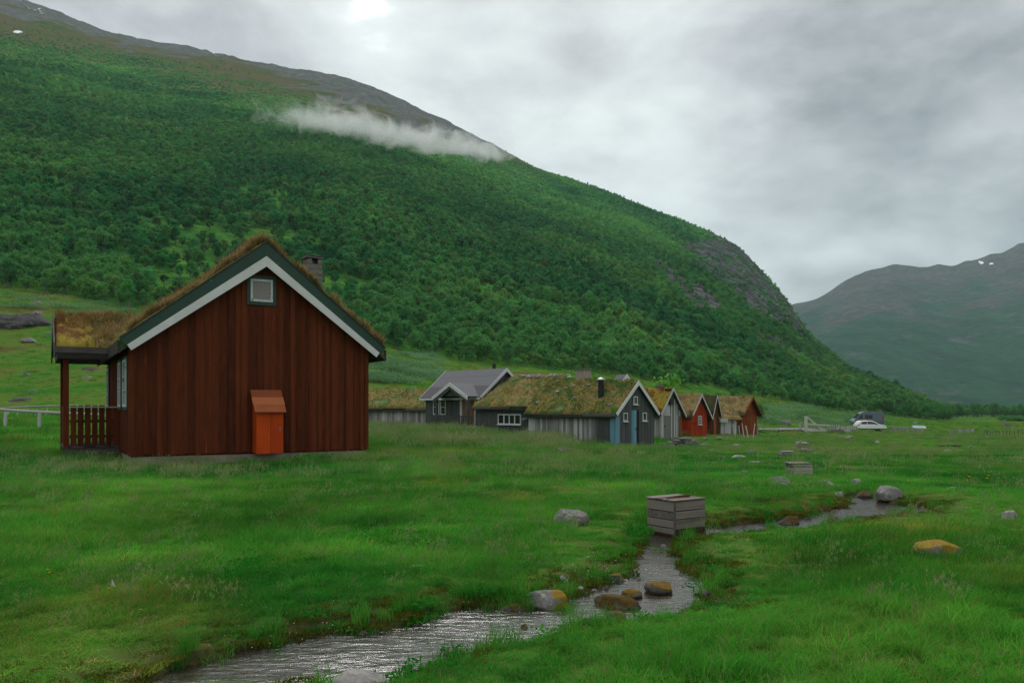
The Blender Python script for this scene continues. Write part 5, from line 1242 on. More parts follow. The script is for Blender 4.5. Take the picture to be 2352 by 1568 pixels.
# ================================================================== vehicles and the board
M['carwhite'] = m_plain('white_car_paint', (.72, .73, .73), .25, 0, .5, .03); M['vanblue'] = m_plain('blue_grey_van_paint', (.085, .115, .145), .3, .1, .5, .06)
M['tyre'] = m_plain('tyre_rubber', (.015, .015, .015), .85, 0, .2); M['rim'] = m_plain('alloy_rim', (.35, .35, .36), .35, .7, .5); M['lamp_red'] = m_plain('tail_lamp_red', (.35, .01, .01), .3); M['lamp_clear'] = m_plain('head_lamp_glass', (.6, .62, .65), .15); M['trim'] = m_plain('black_plastic_trim', (.02, .02, .02), .6)
def loft(mb, prof, halfw, m=0):
    """side outline in x,z closed; half width by height gives the tumblehome"""
    n = len(prof); L = [(x, -halfw(z), z) for x, z in prof]; Rr = [(x, halfw(z), z) for x, z in prof]
    mb.add(L + Rr, [tuple(range(n)), tuple(range(2*n-1, n-1, -1))] + [(i, n+i, n+(i+1) % n, (i+1) % n) for i in range(n)], .5, m)
def wheels(e, xs, hw, r_):
    for x in xs:
        for s in (-1, 1):
            mb = MB(); mb.tube([(x, s*(hw-.2), r_), (x, s*(hw-.18), r_), (x, s*hw, r_), (x, s*(hw+.01), r_)], [r_*.9, r_, r_, r_*.92], 24); w = mb.build('wheel', M['tyre'], e)
            mb = MB(); mb.tube([(x, s*(hw+.011), r_), (x, s*(hw+.02), r_)], [r_*.66, r_*.55], 16); mb.build('rim', M['rim'], w)
def car(label, px, py, rot):
    p = onground(px, py, 60); e = empty('parked_car', p, rot); tag(e, label, 'car', 'vehicles parked beyond the gate')
    hw = lambda z: .90 - .24*max(0, (z-.95)/.7)**1.2
    mb = MB(); loft(mb, [(-2.2,.35),(-2.25,.62),(-2.2,.95),(-2.12,1.12),(-1.88,1.48),(-1.55,1.60),(-.6,1.66),(.1,1.60),(.55,1.42),(1.12,1.08),(1.75,.98),(2.12,.84),(2.24,.62),(2.22,.36),(1.9,.26),(-1.9,.26)], hw); mb.build('body', M['carwhite'], e, .05)
    for s in (-1, 1):
        mb = MB()
        f = lambda x, z: (x, s*(hw(z)+.006), z)
        mb.prism([f(-1.75,1.13), f(-.75,1.10), f(-.75,1.50), f(-1.4,1.46)], (0, s*.006, 0)); mb.prism([f(-.68,1.10), f(.95,1.06), f(.45,1.36), f(-.05,1.50), f(-.68,1.53)], (0, s*.006, 0)); mb.build('side_window', M['glass'], e)
        mb = MB(); mb.prism([f(-2.2,.28), f(2.2,.28), f(2.2,.42), f(-2.2,.42)], (0, s*.012, 0)); mb.build('sill_trim', M['trim'], e)
        mb = MB(); mb.prism([f(-2.2,.86), f(-1.9,.88), f(-1.85,.98), f(-2.17,1.0)], (0, s*.02, 0)); mb.build('tail_lamp', M['lamp_red'], e)
        mb = MB(); mb.prism([f(1.75,.78), f(2.12,.70), f(2.08,.80), f(1.75,.90)], (0, s*.02, 0)); mb.build('headlight', M['lamp_clear'], e)
        mb = MB(); mb.box(.62, .82, s*.93-.07, s*.93+.07, 1.06, 1.18); mb.build('side_mirror', M['trim'], e, .02)
    mb = MB(); mb.prism([(.50,-.58,1.47),(1.12,-.70,1.11),(1.12,.70,1.11),(.50,.58,1.47)], (.012, 0, .02)); mb.build('windscreen', M['glass'], e)
    wheels(e, (-1.42, 1.38), .86, .36); FOOT.append((p[0], p[1], rot, -2.2, 2.2, -.9, .9)); return e
car('white estate car parked in front of the dark van', 1998, 989, R(-3))
def van(label, px, py, rot):
    p = onground(px, py, 60); p = p + np.array([0, 4.6, 0]); p[2] = gz1(p[0], p[1]) + .15; e = empty('parked_van', p, rot); tag(e, label, 'van', 'vehicles parked beyond the gate')
    hw = lambda z: 1.0 - .14*max(0, (z-1.3)/1.3)**1.5
    mb = MB(); loft(mb, [(2.75,.4),(2.78,1.0),(2.74,2.3),(2.6,2.58),(2.3,2.66),(-.6,2.68),(-1.05,2.58),(-1.35,2.35),(-2.1,1.42),(-2.65,1.22),(-2.85,.95),(-2.86,.45),(-2.5,.32),(2.5,.32)], hw); mb.build('body', M['vanblue'], e, .03)
    for s in (-1, 1):
        f = lambda x, z: (x, s*(hw(z)+.006), z)
        mb = MB(); mb.prism([f(-1.75,1.45), f(-.95,1.42), f(-.95,2.15), f(-1.28,2.12)], (0, s*.006, 0)); mb.build('cab_window', M['glass'], e)
        mb = MB(); mb.prism([f(-.55,1.42), f(.75,1.42), f(.75,2.12), f(-.55,2.12)], (0, s*.008, 0)); mb.build('side_window', M['glass'], e)
        mb = MB(); mb.prism([f(2.5,1.1), f(2.72,1.1), f(2.7,2.0), f(2.5,2.0)], (0, s*.01, 0)); mb.build('tail_lamp', M['lamp_red'], e)
        mb = MB(); mb.prism([f(-2.8,.85), f(-2.35,.95), f(-2.3,1.2), f(-2.7,1.1)], (0, s*.015, 0)); mb.build('headlight', M['lamp_clear'], e)
        mb = MB(); mb.prism([f(-2.4,.5), f(2.6,.5), f(2.6,.62), f(-2.4,.62)], (0, s*.012, 0)); mb.build('side_trim', M['trim'], e)
    mb = MB(); mb.prism([(-1.40,-.78,2.31),(-2.06,-.9,1.5),(-2.06,.9,1.5),(-1.40,.78,2.31)], (-.02, 0, .012)); mb.build('windscreen', M['glass'], e)
    mb = MB(); mb.box(.2, .9, -.35, .35, 2.69, 2.78); mb.build('roof_vent', M['trim'], e, .03)
    wheels(e, (-1.95, 1.75), .97, .36); return e
van('dark blue grey panel van parked behind the white car', 2017, 988, R(-7))
p = onground(2111, 990, 60); k = p[1]/F
ib = empty('info_board', p, R(-6)); tag(ib, 'low slanting white information board with a turquoise head strip', 'information board')
mb = MB(); mb.prism([(-14.5*k, -.35, 8.5*k), (14.5*k, -.35, 8.0*k), (13.5*k, .35, 13.2*k), (-15*k, .35, 13.8*k)], (0, .02, -.05)); bd = mb.build('board', M['white'], ib)
mb = MB(); mb.prism([(-15*k, .20, 12.75*k), (13.6*k, .20, 12.2*k), (13.5*k, .352, 13.3*k), (-15*k, .352, 13.9*k)], (0, -.012, .012)); mb.prism([(-14.8*k, -.35, 8.7*k), (-13*k, -.35, 8.65*k), (-13.5*k, .2, 12.7*k), (-14.9*k, .2, 12.75*k)], (0, -.012, .012))
mb.build('head_strip', m_plain('turquoise_print', (.03, .30, .36), .5), bd)
mb = MB()
for i in range(3): mb.prism([((-9+7*i)*k, -.2, 9.7*k), ((-4+7*i)*k, -.2, 9.6*k), ((-4.2+7*i)*k, .1, 11.7*k), ((-9.2+7*i)*k, .1, 11.9*k)], (0, -.012, .012))
mb.build('printed_panel', m_plain('pale_grey_print', (.42, .45, .45), .6), bd)
for x in (-11, 10): mb = MB(); mb.beam((x*k, 0, -.2), (x*k, 0, 10.2*k), .09, .09); mb.build('post', M['silver'], ib)
# stump of pale wood and small things in the meadow
p = onground(258, 1356, 3.0); k = p[1]/F
st = empty('wood_splinter', p); tag(st, 'pale upright splinter of wood between two buttercups in the left meadow', 'wood splinter')
mb = MB(); mb.tube([(0, 0, -.03), (.004, 0, .05), (0, 0, 26*k)], [.012, .013, .003], 6); mb.build('splinter', M['whited'], st); mb = MB(); mb.tube([(.01, .0, -.02), (.02, -.01, 15*k)], [.008, .002], 5); mb.build('splinter', M['silver'], st)
M['yellow'] = m_leaf('buttercup_yellow', [(.2, (.65, .40, .01)), (.8, (.75, .5, .02))], False); M['stem'] = m_leaf('stem_green', [(.2, (.05, .11, .025)), (.8, (.08, .15, .03))], False); M['whiteflower'] = m_leaf('small_white_petals', [(.2, (.6, .6, .55)), (.8, (.75, .75, .72))], False)
def flower(label, px, py, hpx, mat='yellow', size=3.2, group='yellow buttercups in the meadow', name='buttercup', cat='flower'):
    p = onground(px, py + hpx, 3.0); k = p[1]/F; e = empty(name, p); tag(e, label, cat, group); h = hpx*k; s = size*k
    mb = MB(); mb.tube([(0, 0, -.02), (.004, .002, h*.5), (0, 0, h)], .0022, 5); mb.build('stem', M['stem'], e)
    mb = MB()
    for i in range(5):
        a = 2*math.pi*i/5 + .3; d = np.array([math.cos(a), math.sin(a), .55]); q = np.array([-math.sin(a), math.cos(a), 0])
        b = np.array([0, 0, h]); mb.add([b, b+d*s*.6-q*s*.42, b+d*s*1.05, b+d*s*.6+q*s*.42], [(0, 1, 2, 3)], .2 + .15*i)
    mb.build('petals', M[mat], e); return e
for i, (px, py, h, lb) in enumerate([(109,1308,16,'buttercup at the left edge of the near meadow'), (113,1314,12,'second buttercup just under the left edge one'), (251,1351,14,'buttercup left of the pale wood splinter'), (263,1346,16,'buttercup right of the pale wood splinter'), (1583,1212,16,'buttercup in front of the big plank box'), (1572,1205,14,'small bud beside the buttercup at the plank box'),
    (2226,1094,12,'upper buttercup of the pair in the right meadow'), (2221,1102,10,'lower buttercup of the pair in the right meadow'), (2271,1092,14,'buttercup right of the pair in the far right meadow'), (2267,1098,10,'lower bloom under the far right buttercup'), (2160,1254,12,'buttercup standing on the orange mossy boulder'), (2223,1252,10,'buttercup just right of the mossy boulder'), (2208,1278,10,'buttercup beside the right foot of the mossy boulder'), (1120,1245,10,'lone buttercup in the middle meadow'), (324,1400,12,'tiny buttercup near the left brook bank'), (1560,1199,8,'flower low beside the box')]):
    flower(lb, px, py, h, size=3.6)

# stones lying on the long sward of the grey cabins
GR = 'stones lying on the turf roofs'
bpy.context.view_layer.update()
def roof_stone(par, top, x, y, r, seed, lb, mat='rock_pale'):
    c, sn = math.cos(par.rotation_euler[2]), math.sin(par.rotation_euler[2])
    z = float(top(np.array([x]), np.array([y]))[0])
    o = link('roof_stone', rock_mesh('roof_stone', r*1.3, r, r*.75, seed, M[mat], 6, 3, .12), None, (par.location[0] + c*x - sn*y, par.location[1] + sn*x + c*y, par.location[2] + z + r*.15)); o.rotation_euler[2] = seed
    tag(o, lb, 'stone', GR)
for i, (x, y, r) in enumerate([(.35, 5.9, .14), (.9, 4.9, .12), (1.1, 4.4, .10), (1.25, 3.9, .12), (.6, 3.3, .09), (1.35, 2.9, .10), (.2, .5, .11), (1.5, 5.4, .1)]): roof_stone(GC, tp if False else GCT, x, y, r, 500+i, 'pale stone on the sloping sward of the grey cabin left of its stove pipe' if i != 6 else 'pale stone at the lower right corner of the sward by the white gable board')
for i in range(11): roof_stone(e2_, tp2, 3.2 + random.uniform(-.25, .05), .1 + i*.46, random.uniform(.11, .22), 520+i, 'pinkish stone in the row along the ridge of the long turf roof')
# ================================================================== birches
M['birchleaf'] = m_leaf('birch_leaves', [(.08, (.036, .145, .06)), (.35, (.064, .225, .074)), (.65, (.115, .30, .084)), (.95, (.21, .38, .095))], True, None, .5, .02)
M['birchbark'] = m_plain('birch_bark', (.17, .155, .14), .9, 0, .2, .6, 9.0)
def birch(seed, h, spread, nleaf, leaf, open_=.5):
    r = np.random.default_rng(seed); rr = random.Random(seed)
    mb = MB(); tips = []
    ns = rr.choice([1, 2, 2, 3])
    for s in range(ns):
        a = rr.uniform(0, 6.28); lean = rr.uniform(.06, .28) if ns > 1 else rr.uniform(0, .12)
        hh = h*rr.uniform(.72, .95); pts = []; x = y = 0.0
        for k in range(6):
            t_ = k/5; pts.append((lean*hh*t_*math.cos(a) + .12*math.sin(3*t_+s), lean*hh*t_*math.sin(a) + .1*math.sin(4*t_+seed), hh*t_ - .25))
        mb.tube(pts, [.085*(1-.85*k/5)*h/5.5 + .008 for k in range(6)], 6)
        for b in range(6):
            i = rr.randint(2, 4); p = Vector(pts[i]); ang = rr.uniform(0, 6.28); L = spread*rr.uniform(.5, 1.0)
            q = p + Vector((math.cos(ang)*L*.6, math.sin(ang)*L*.6, L*.45)); e = q + Vector((math.cos(ang)*L*.4, math.sin(ang)*L*.4, rr.uniform(-.1, .3)*L))
            mb.tube([p, q, e], [.035*h/5.5, .02*h/5.5, .008], 5, cap=False); tips += [tuple(e), tuple((q+e)/2)]
        tips.append(pts[-1])
    # crown: leaf clumps on an uneven envelope
    nc = 34; cen = []
    for i in range(nc):
        u = r.normal(size=3); u /= np.linalg.norm(u); rad = r.uniform(.45, 1.0)**.6
        zc_ = h*.58 + u[2]*rad*h*.40; w_ = spread*(1 - .35*max(0, (zc_/h - .6)/.4))*(.75 + .35*r.random())
        cen.append([u[0]*rad*w_, u[1]*rad*w_, max(h*.16, zc_)])
    cen = np.array(cen + tips[:14]); k = len(cen)
    i = r.integers(0, k, nleaf); cs = r.uniform(.16, .34, k)*spread/1.5
    d = r.normal(size=(nleaf, 3))*cs[i][:, None]; d[:, 2] *= .75
    c = cen[i] + d; tone = np.clip(r.random(k)[i]*.7 + r.random(nleaf)*.3, 0, 1)
    global rng
    sv = rng; rng = r; V, Q, rn = card_arrays(c, leaf, tone); rng = sv
    return mb, V, Q, rn
BK = [(301, 6.2, 1.75, 1500, .30), (302, 5.4, 1.9, 1500, .30), (303, 5.8, 1.5, 1300, .28), (304, 4.7, 1.8, 1300, .30), (305, 6.6, 1.6, 1500, .28), (306, 4.0, 1.6, 1100, .28)]
trunks = []; crowns = []; joined = []
for j, (sd, h, sp, nl, lf_) in enumerate(BK):
    mb, V, Q, rn = birch(sd, h, sp, nl, lf_)
    o = mb.build('trunk', M['birchbark']); trunks.append(o.data)
    tv = np.array(mb.v); tf_ = [f for f in mb.f if len(f) == 4]
    bpy.data.objects.remove(o)
    crowns.append(fastmesh('crown', V, Q, None, rn, [M['birchleaf']]))
    Vj = np.concatenate([V, tv]); Qj = np.concatenate([Q, len(V) + np.array(tf_)])
    joined.append(proto('birch_kind_%d' % j, fastmesh('birch_kind_%d' % j, Vj, Qj, None, np.concatenate([rn, np.full(len(tf_), .5)]), [M['birchleaf'], M['birchbark']], False, None, np.concatenate([np.zeros(len(Q)), np.ones(len(tf_))]))))
# low scrub for the upper slope
for j in range(3):
    r = np.random.default_rng(400+j); nc = 16; cen = np.stack([r.normal(0, 1.5, nc), r.normal(0, 1.5, nc), r.uniform(.4, 1.7, nc)], 1); n = 900; i = r.integers(0, nc, n)
    c = cen[i] + r.normal(size=(n, 3))*np.array([.55, .55, .4]); c[:, 2] = np.abs(c[:, 2]); tone = np.clip(r.random(nc)[i]*.7 + r.random(n)*.3, 0, 1)
    V, Q, rn = card_arrays(c, .42, tone); joined.append(proto('birch_kind_%d' % (6+j), fastmesh('birch_kind_%d' % (6+j), V, Q, None, rn, [M['birchleaf']])))
NB = len(BK)
X_, Y_, K_ = [], [], []
y = 118.0
while y < 1420:
    s = 2.25*(y/130)**.14
    x = -(1300/F)*y
    xs = np.arange(-(1235/F)*y, (1080/F)*y, s)
    xs = xs + rng.uniform(-.45, .45, len(xs))*s; ys = y + rng.uniform(-.5, .5, len(xs))*s*1.3
    X_.append(xs); Y_.append(ys); y += s*1.12
X_ = np.concatenate(X_); Y_ = np.concatenate(Y_)
px = CX + F*X_/Y_
fy1 = np.interp(px, FE[:, 0], FE[:, 1]); fy2 = np.interp(px, Y2T[:, 0], Y2T[:, 1])
edge = fy1*(1 + .05*fbm(X_/9, Y_/9, o=3, seed=71))
keep = (Y_ > edge) & (Y_ < fy2*1.03) & (px < 2185)
X_, Y_, px, fy1 = X_[keep], Y_[keep], px[keep], fy1[keep]
Z_ = gz(X_, Y_, False)
rock_, heath_, px, py = masks(X_, Y_, Z_)
dens = 1 - .97*heath_ - .93*rock_
# clearings of bright grass in the lower wood, thinner belts higher up
cl = fbm(X_/38, Y_/60, o=3, seed=73)
dens = dens*np.where((Y_ < 330) & (cl > .26), .25, 1)*np.where((Y_ > 330) & (fbm(X_/50, Y_/80, o=3, seed=74) > .22), .35, 1)
for cx_, cy_, rx, ry in ((355, 520, 70, 26), (410, 590, 60, 22), (560, 540, 40, 14), (180, 500, 40, 16)): dens = dens*(1 - .85*np.exp(-((px-cx_)/rx)**2 - ((py-cy_)/ry)**2))
for cx_, cy_, rx, ry in ((965, 770, 45, 45),): dens = dens*(1 - .8*np.exp(-((px-cx_)/rx)**2 - ((py-cy_)/ry)**2))
keep = rng.random(len(X_)) < dens
X_, Y_, Z_, px, py, fy1, heath_ = X_[keep], Y_[keep], Z_[keep], px[keep], py[keep], fy1[keep], heath_[keep]
n = len(X_)
kind = rng.integers(0, NB, n)
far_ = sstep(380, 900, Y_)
kind = np.where(rng.random(n) < far_*.75 + heath_*.5, rng.integers(NB, NB+3, n), kind)
sc_ = rng.uniform(.45, .86, n)*(1 - .12*far_)*(1 - .35*heath_)*np.where(Y_ < fy1*1.08, rng.uniform(.6, 1.1, n), 1)
# the valley wood beyond the spur, right
nv = 420; vx = rng.uniform(2035, 2420, nv); vY = rng.uniform(430, 640, nv)
k2 = (vx > 2120) | (rng.random(nv) < .9)
vx, vY = vx[k2], vY[k2]
tint = np.clip(1.08 + .20*rng.normal(size=(n, 1))*np.ones((1, 3)) + .12*rng.normal(size=(n, 3))*np.array([1.6, .5, .6]) + .55*np.clip(fbm(X_/60, Y_/110, o=3, seed=77), -1, 1)[:, None]*np.array([[1.6, 1.0, .6]]), .4, 2.4)*(.86 + .34*far_)[:, None]*(1 - .22*sstep(1650, 2000, px))[:, None]  # leaf tint paler with distance: haze put into the colour, plus lighter scrub
# ---- the trees that show largest are objects of their own
hid = ((px > 296) & (px < 850) & (py > 620)) | ((px > 120) & (px < 300) & (py > 745)) | ((px > 950) & (px < 1190) & (py > 850)) | ((px > 1190) & (px < 1740) & (py > 872))
inside = (px > -10) & (px < 2360) & ~hid
hgt_ = np.array([b[1] for b in BK] + [1.8]*3)[kind]*sc_
score = np.where(inside & (kind < NB), hgt_/Y_*np.where(Y_ < fy1*1.12, 1.35, 1.0), 0)
order = np.argsort(-score)[:270]
solo = np.zeros(n, bool); solo[order] = True
ZN = [(0, 130, 'left of the porch'), (130, 300, 'above the porch roof'), (300, 620, 'behind the red cabin\'s left roof slope'), (620, 860, 'behind the red cabin\'s right roof slope'), (860, 1000, 'above the long shed'), (1000, 1180, 'above the felt roofed cabin'), (1180, 1420, 'above the long turf roof'), (1420, 1570, 'behind the grey gable cabins'), (1570, 1760, 'behind the red and rust cabins'), (1760, 1960, 'above the gate'), (1960, 2060, 'above the parked vehicles'), (2060, 2400, 'at the far right tip of the wood')]
KL = ['rounded birch', 'broad birch', 'slim birch', 'spreading birch', 'slender birch', 'bushy birch']
for i in sorted(order, key=lambda q: -score[q]):
    zn = next((z for z in ZN if z[0] <= px[i] < z[1]), ZN[0] if px[i] < 0 else ZN[-1])
    row = 'at the foot of the wood' if Y_[i] < fy1[i]*1.09 else ('in the second ranks' if Y_[i] < fy1[i]*1.3 else 'higher up the wood')
    e = empty('birch_tree', (X_[i], Y_[i], Z_[i]), rng.uniform(0, 6.28)); s = sc_[i]; e.scale = (s, s, s*rng.uniform(.92, 1.08))
    tag(e, KL[kind[i]] + ' ' + row + ', ' + zn[2], 'tree', 'birches at the edge of the mountain wood')
    link('trunk', trunks[kind[i]], e); link('crown', crowns[kind[i]], e)
# individuals carry no instance tint: the leaf shader then multiplies by black, so they get a twin without it
M['birchleaf1'] = m_leaf('birch_leaves_near', [(.08, (.036, .145, .06)), (.35, (.064, .225, .074)), (.65, (.115, .30, .084)), (.95, (.21, .38, .095))], False, None, .5, .02)
for c_ in crowns: c_.materials.clear(); c_.materials.append(M['birchleaf1'])
sapm = m_leaf('bright_sapling_leaves', [(.1, (.05, .19, .03)), (.5, (.12, .33, .05)), (.9, (.24, .46, .08))], False, None, .5, .02)
r_ = ~solo
pts = np.stack([X_[r_], Y_[r_], Z_[r_]], 1); m = len(pts)
rot = np.stack([rng.normal(0, .06, m), rng.normal(0, .06, m), rng.uniform(0, 6.28, m)], 1); sl = np.repeat(sc_[r_][:, None], 3, 1)
vX = (vx - CX)/F*vY; vZ = np.array([max(gz1(a, b), -3.75) for a, b in zip(vX, vY)]) - .3
# clumps of alder out in the far field
bx_ = rng.uniform(2308, 2400, 40); bY = rng.uniform(290, 310, 40)
pts = np.concatenate([pts, np.stack([vX, vY, vZ], 1), np.stack([(bx_-CX)/F*bY, bY, np.full(40, -3.5)], 1)]); nv = len(vX)
rot = np.concatenate([rot, np.stack([np.zeros(nv+40), np.zeros(nv+40), rng.uniform(0, 6.28, nv+40)], 1)])
sl = np.concatenate([sl, np.repeat(rng.uniform(.7, 1.25, nv)[:, None], 3, 1), np.repeat(rng.uniform(.5, .8, 40)[:, None], 3, 1)])
kk = np.concatenate([kind[r_], rng.integers(0, NB, nv), rng.integers(NB, NB+3, 40)]); tt_ = np.concatenate([tint[r_], np.clip(.85 + .15*rng.normal(size=(nv+40, 1))*np.ones((1, 3)), .5, 1.3)])
print('FOREST', m, nv)
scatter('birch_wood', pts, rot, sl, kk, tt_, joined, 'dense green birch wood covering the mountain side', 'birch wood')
# the bright sapling behind the weathered cabin and shrubs by the roofs
for (px_, py_, Y, kd, s, lb) in ((1530, 905, 70, 3, .95, 'bright green sapling rising behind the weathered cabin'), (1650, 925, 85, 5, .85, 'bushy sapling behind the small brown cabin'), (1690, 915, 100, 2, .7, 'thin sapling between the brown and rust cabins'), (1745, 925, 95, 5, .6, 'low bush right of the rust brown cabin'), (1610, 905, 100, 3, .6, 'low bush behind the small red cabin')):
    x = (px_-CX)/F*Y; e = empty('sapling', (x, Y, gz1(x, Y)), 1.0); e.scale = (s*.8, s*.8, s); tag(e, lb, 'sapling', 'saplings behind the cabins')
    link('trunk', trunks[kd], e); cm_ = crowns[kd].copy(); cm_.materials.clear(); cm_.materials.append(sapm if px_ == 1530 else M['birchleaf1']); link('crown', cm_, e)
# ================================================================== grass
GS = [(.05, (.012, .14, .016)), (.3, (.034, .22, .022)), (.55, (.08, .30, .03)), (.8, (.17, .34, .05)), (1.0, (.28, .30, .09))]
M['grass'] = m_leaf('meadow_grass', GS, True, ((.26, .21, .10), .91), .4, .22)
M['seed'] = m_leaf('seeding_grass', [(.05, (.05, .20, .03)), (.45, (.10, .26, .05)), (.6, (.20, .28, .10)), (.8, (.30, .29, .15)), (1.0, (.38, .30, .19))], True, None, .35, .2)
M['moss'] = m_leaf('bank_moss', [(.1, (.035, .075, .010)), (.4, (.08, .11, .014)), (.7, (.13, .12, .016)), (1.0, (.15, .085, .02))], True, None, .25, .5)
M['herb'] = m_leaf('low_herbs', [(.1, (.008, .13, .014)), (.5, (.02, .20, .02)), (.9, (.10, .30, .03))], True, None, .35, .3)
M['willow'] = m_leaf('grey_willow_leaves', [(.1, (.08, .20, .075)), (.5, (.14, .29, .125)), (.9, (.25, .38, .21))], True, None, .3, .1)
def gclump(name, n, rad, h, w, lean, mat, seg=3, wind=.12):
    a = rng.uniform(0, 6.28, n); r = rad*np.sqrt(rng.random(n)); pos = np.stack([r*np.cos(a), r*np.sin(a), np.full(n, -.02)], 1)
    b = rng.uniform(0, 6.28, n); l = lean*rng.random(n)**.7; le = np.stack([np.cos(b)*l + wind, np.sin(b)*l], 1)
    return blade_mesh(name, pos, h*rng.uniform(.45, 1.1, n), w*rng.uniform(.7, 1.3, n), le, rng.random(n), [mat], seg)
def seedclump(name, n, rad, h, mat):
    """thin stalks with feathery heads"""
    a = rng.uniform(0, 6.28, n); r = rad*np.sqrt(rng.random(n)); pos = np.stack([r*np.cos(a), r*np.sin(a), np.full(n, -.02)], 1)
    b = rng.uniform(0, 6.28, n); l = .5*rng.random(n); le = np.stack([np.cos(b)*l + .15, np.sin(b)*l], 1); hh = h*rng.uniform(.6, 1.1, n)
    top = pos + np.stack([le[:, 0]*hh*.75, le[:, 1]*hh*.75, hh*.84], 1)
    kx = 5; p2 = np.repeat(top, kx, 0) + rng.normal(0, .012, (n*kx, 3)) + np.stack([np.zeros(n*kx), np.zeros(n*kx), np.tile(np.arange(kx), n)*.016*h/.4], 1)
    P2 = np.concatenate([pos, p2]); H = np.concatenate([hh, np.full(n*kx, .045*h/.4)]); Wd_ = np.concatenate([np.full(n, .0045), np.full(n*kx, .011*h/.4)])
    LE = np.concatenate([le, rng.normal(0, .5, (n*kx, 2))]); rn = np.concatenate([rng.uniform(.2, .5, n), rng.uniform(.6, 1, n*kx)])
    return blade_mesh(name, P2, H, Wd_, LE, rn, [mat], 2)
def herbclump(name, n, rad, h, leaf, mat):
    c = np.stack([rng.normal(0, rad, n), rng.normal(0, rad, n), h*rng.uniform(.2, 1, n)], 1); V, Q, rn = card_arrays(c, leaf, rng.random(n), .3)
    return fastmesh(name, V, Q, None, rn, [mat])
gp = []
def gk(me): gp.append(proto('grass_kind_%02d' % len(gp), me))
gk(gclump('g', 90, .16, .17, .0045, 1.1, M['grass'])); gk(gclump('g', 90, .18, .14, .0045, 1.4, M['grass'])); gk(gclump('g', 70, .13, .24, .005, 1.1, M['grass']))     # 0-2 near, fine
gk(gclump('g', 80, .34, .24, .010, .8, M['grass'], 2)); gk(gclump('g', 80, .36, .30, .010, .8, M['grass'], 2)); gk(gclump('g', 70, .34, .18, .011, 1.0, M['grass'], 2))   # 3-5 middle
gk(gclump('g', 80, .9, .30, .03, .8, M['grass'], 2)); gk(gclump('g', 80, .95, .38, .03, .8, M['grass'], 2))       # 6-7 far
gk(seedclump('g', 16, .2, .40, M['seed'])); gk(seedclump('g', 18, .3, .52, M['seed'])); gk(seedclump('g', 40, .7, .55, M['seed']))                  # 8-10 seed heads
gk(gclump('g', 260, .13, .035, .007, .9, M['moss'], 2)); gk(herbclump('g', 90, .10, .10, .03, M['herb'])); gk(herbclump('g', 120, .14, .16, .04, M['herb']))   # 11 moss, 12-13 herbs
gk(gclump('g', 60, .10, .32, .006, .55, M['grass']))   # 14 tall tuft for the banks
gk(herbclump('g', 260, .75, .5, .13, M['willow'])); gk(herbclump('g', 260, 1.0, .6, .15, M['willow']))     # 15-16 willow scrub
def flowers_(n, rad):
    c = np.stack([rng.normal(0, rad, n), rng.normal(0, rad, n), rng.uniform(.03, .08, n)], 1); V, Q, rn = card_arrays(c, .0065, rng.random(n), .6); return fastmesh('g', V, Q, None, rn, [M['whiteflower']])
gk(flowers_(9, .14))    # 17 tiny white flowers
def free(X, Y, extra=.0):
    ok = np.ones(X.shape, bool)
    for (cx_, cy_, a, x0, x1, y0, y1_) in FOOT:
        dx, dy = X-cx_, Y-cy_; u = dx*math.cos(a) + dy*math.sin(a); v = -dx*math.sin(a) + dy*math.cos(a)
        ok &= ~((u > x0-extra) & (u < x1+extra) & (v > y0-extra) & (v < y1_+extra))
    ok &= poly_sdf(X, Y, SIDE_P) > .0
    for rx, ry, rw in ROCKS: ok &= (X-rx)**2 + (Y-ry)**2 > (rw*.78)**2
    return ok
PT = dict(p=[], r=[], s=[], k=[], t=[])
def lay(X, Y, kinds, s, tint=None, sv=.25, sink=0.0, xy=None):
    n = len(X)
    if n == 0: return
    Z = gz(X, Y) - sink
    PT['p'].append(np.stack([X, Y, Z], 1)); PT['r'].append(np.stack([rng.normal(0, .08, n), rng.normal(0, .08, n), rng.uniform(-.9, .9, n) + np.where(rng.random(n) < .3, rng.uniform(0, 6.28, n), 0)], 1))
    ss = s*rng.uniform(1-sv, 1+sv, n); sxy = ss if xy is None else np.maximum(ss, xy); PT['s'].append(np.stack([sxy, sxy, ss*rng.uniform(.8, 1.2, n)], 1)); PT['k'].append(np.broadcast_to(kinds, (n,)).copy())
    t_ = np.ones((n, 3)) if tint is None else tint
    PT['t'].append(np.clip(t_*(1 + .12*rng.normal(size=(n, 1))) + .04*rng.normal(size=(n, 3)), .3, 3.0))
def band(ya, yb, dens, pad=60):
    """random spots between two distances, inside the view and a step either side"""
    A = (2352 + 2*pad)/F*.5*(yb*yb - ya*ya); n = int(A*dens)
    Y = np.sqrt(rng.uniform(ya*ya, yb*yb, n)); px_ = rng.uniform(-pad, 2352+pad, n); X = (px_-CX)/F*Y
    return X, Y, px_
# lush and worn patches of the meadow, fixed to the land
def patch(X, Y, s, seed): return fbm(X/s, Y/s, o=3, seed=seed)
def tones(X, Y):
    a = patch(X, Y, 2.2, 81)[:, None]; b = patch(X, Y, 7., 82)[:, None]
    c = patch(X, Y, .8, 86)[:, None]; y_ = np.clip(patch(X, Y, 1.6, 87)[:, None] - .18, 0, 1)
    t_ = 1.04 + .65*a*np.array([1.0, .8, .7]) + .5*b*np.array([1.8, .6, .5]) + .4*c*np.array([1., 1., .8])
    return np.clip(t_, .35, 1.8)*(1 + y_*np.array([[1.9, -.3, .2]]))
def hvar(X, Y): return np.clip(1 + .6*patch(X, Y, 1.5, 84) + .9*np.clip(patch(X, Y, .55, 88), 0, 1) - .3*np.clip(-patch(X, Y, .55, 88), 0, 1), .4, 2.2)
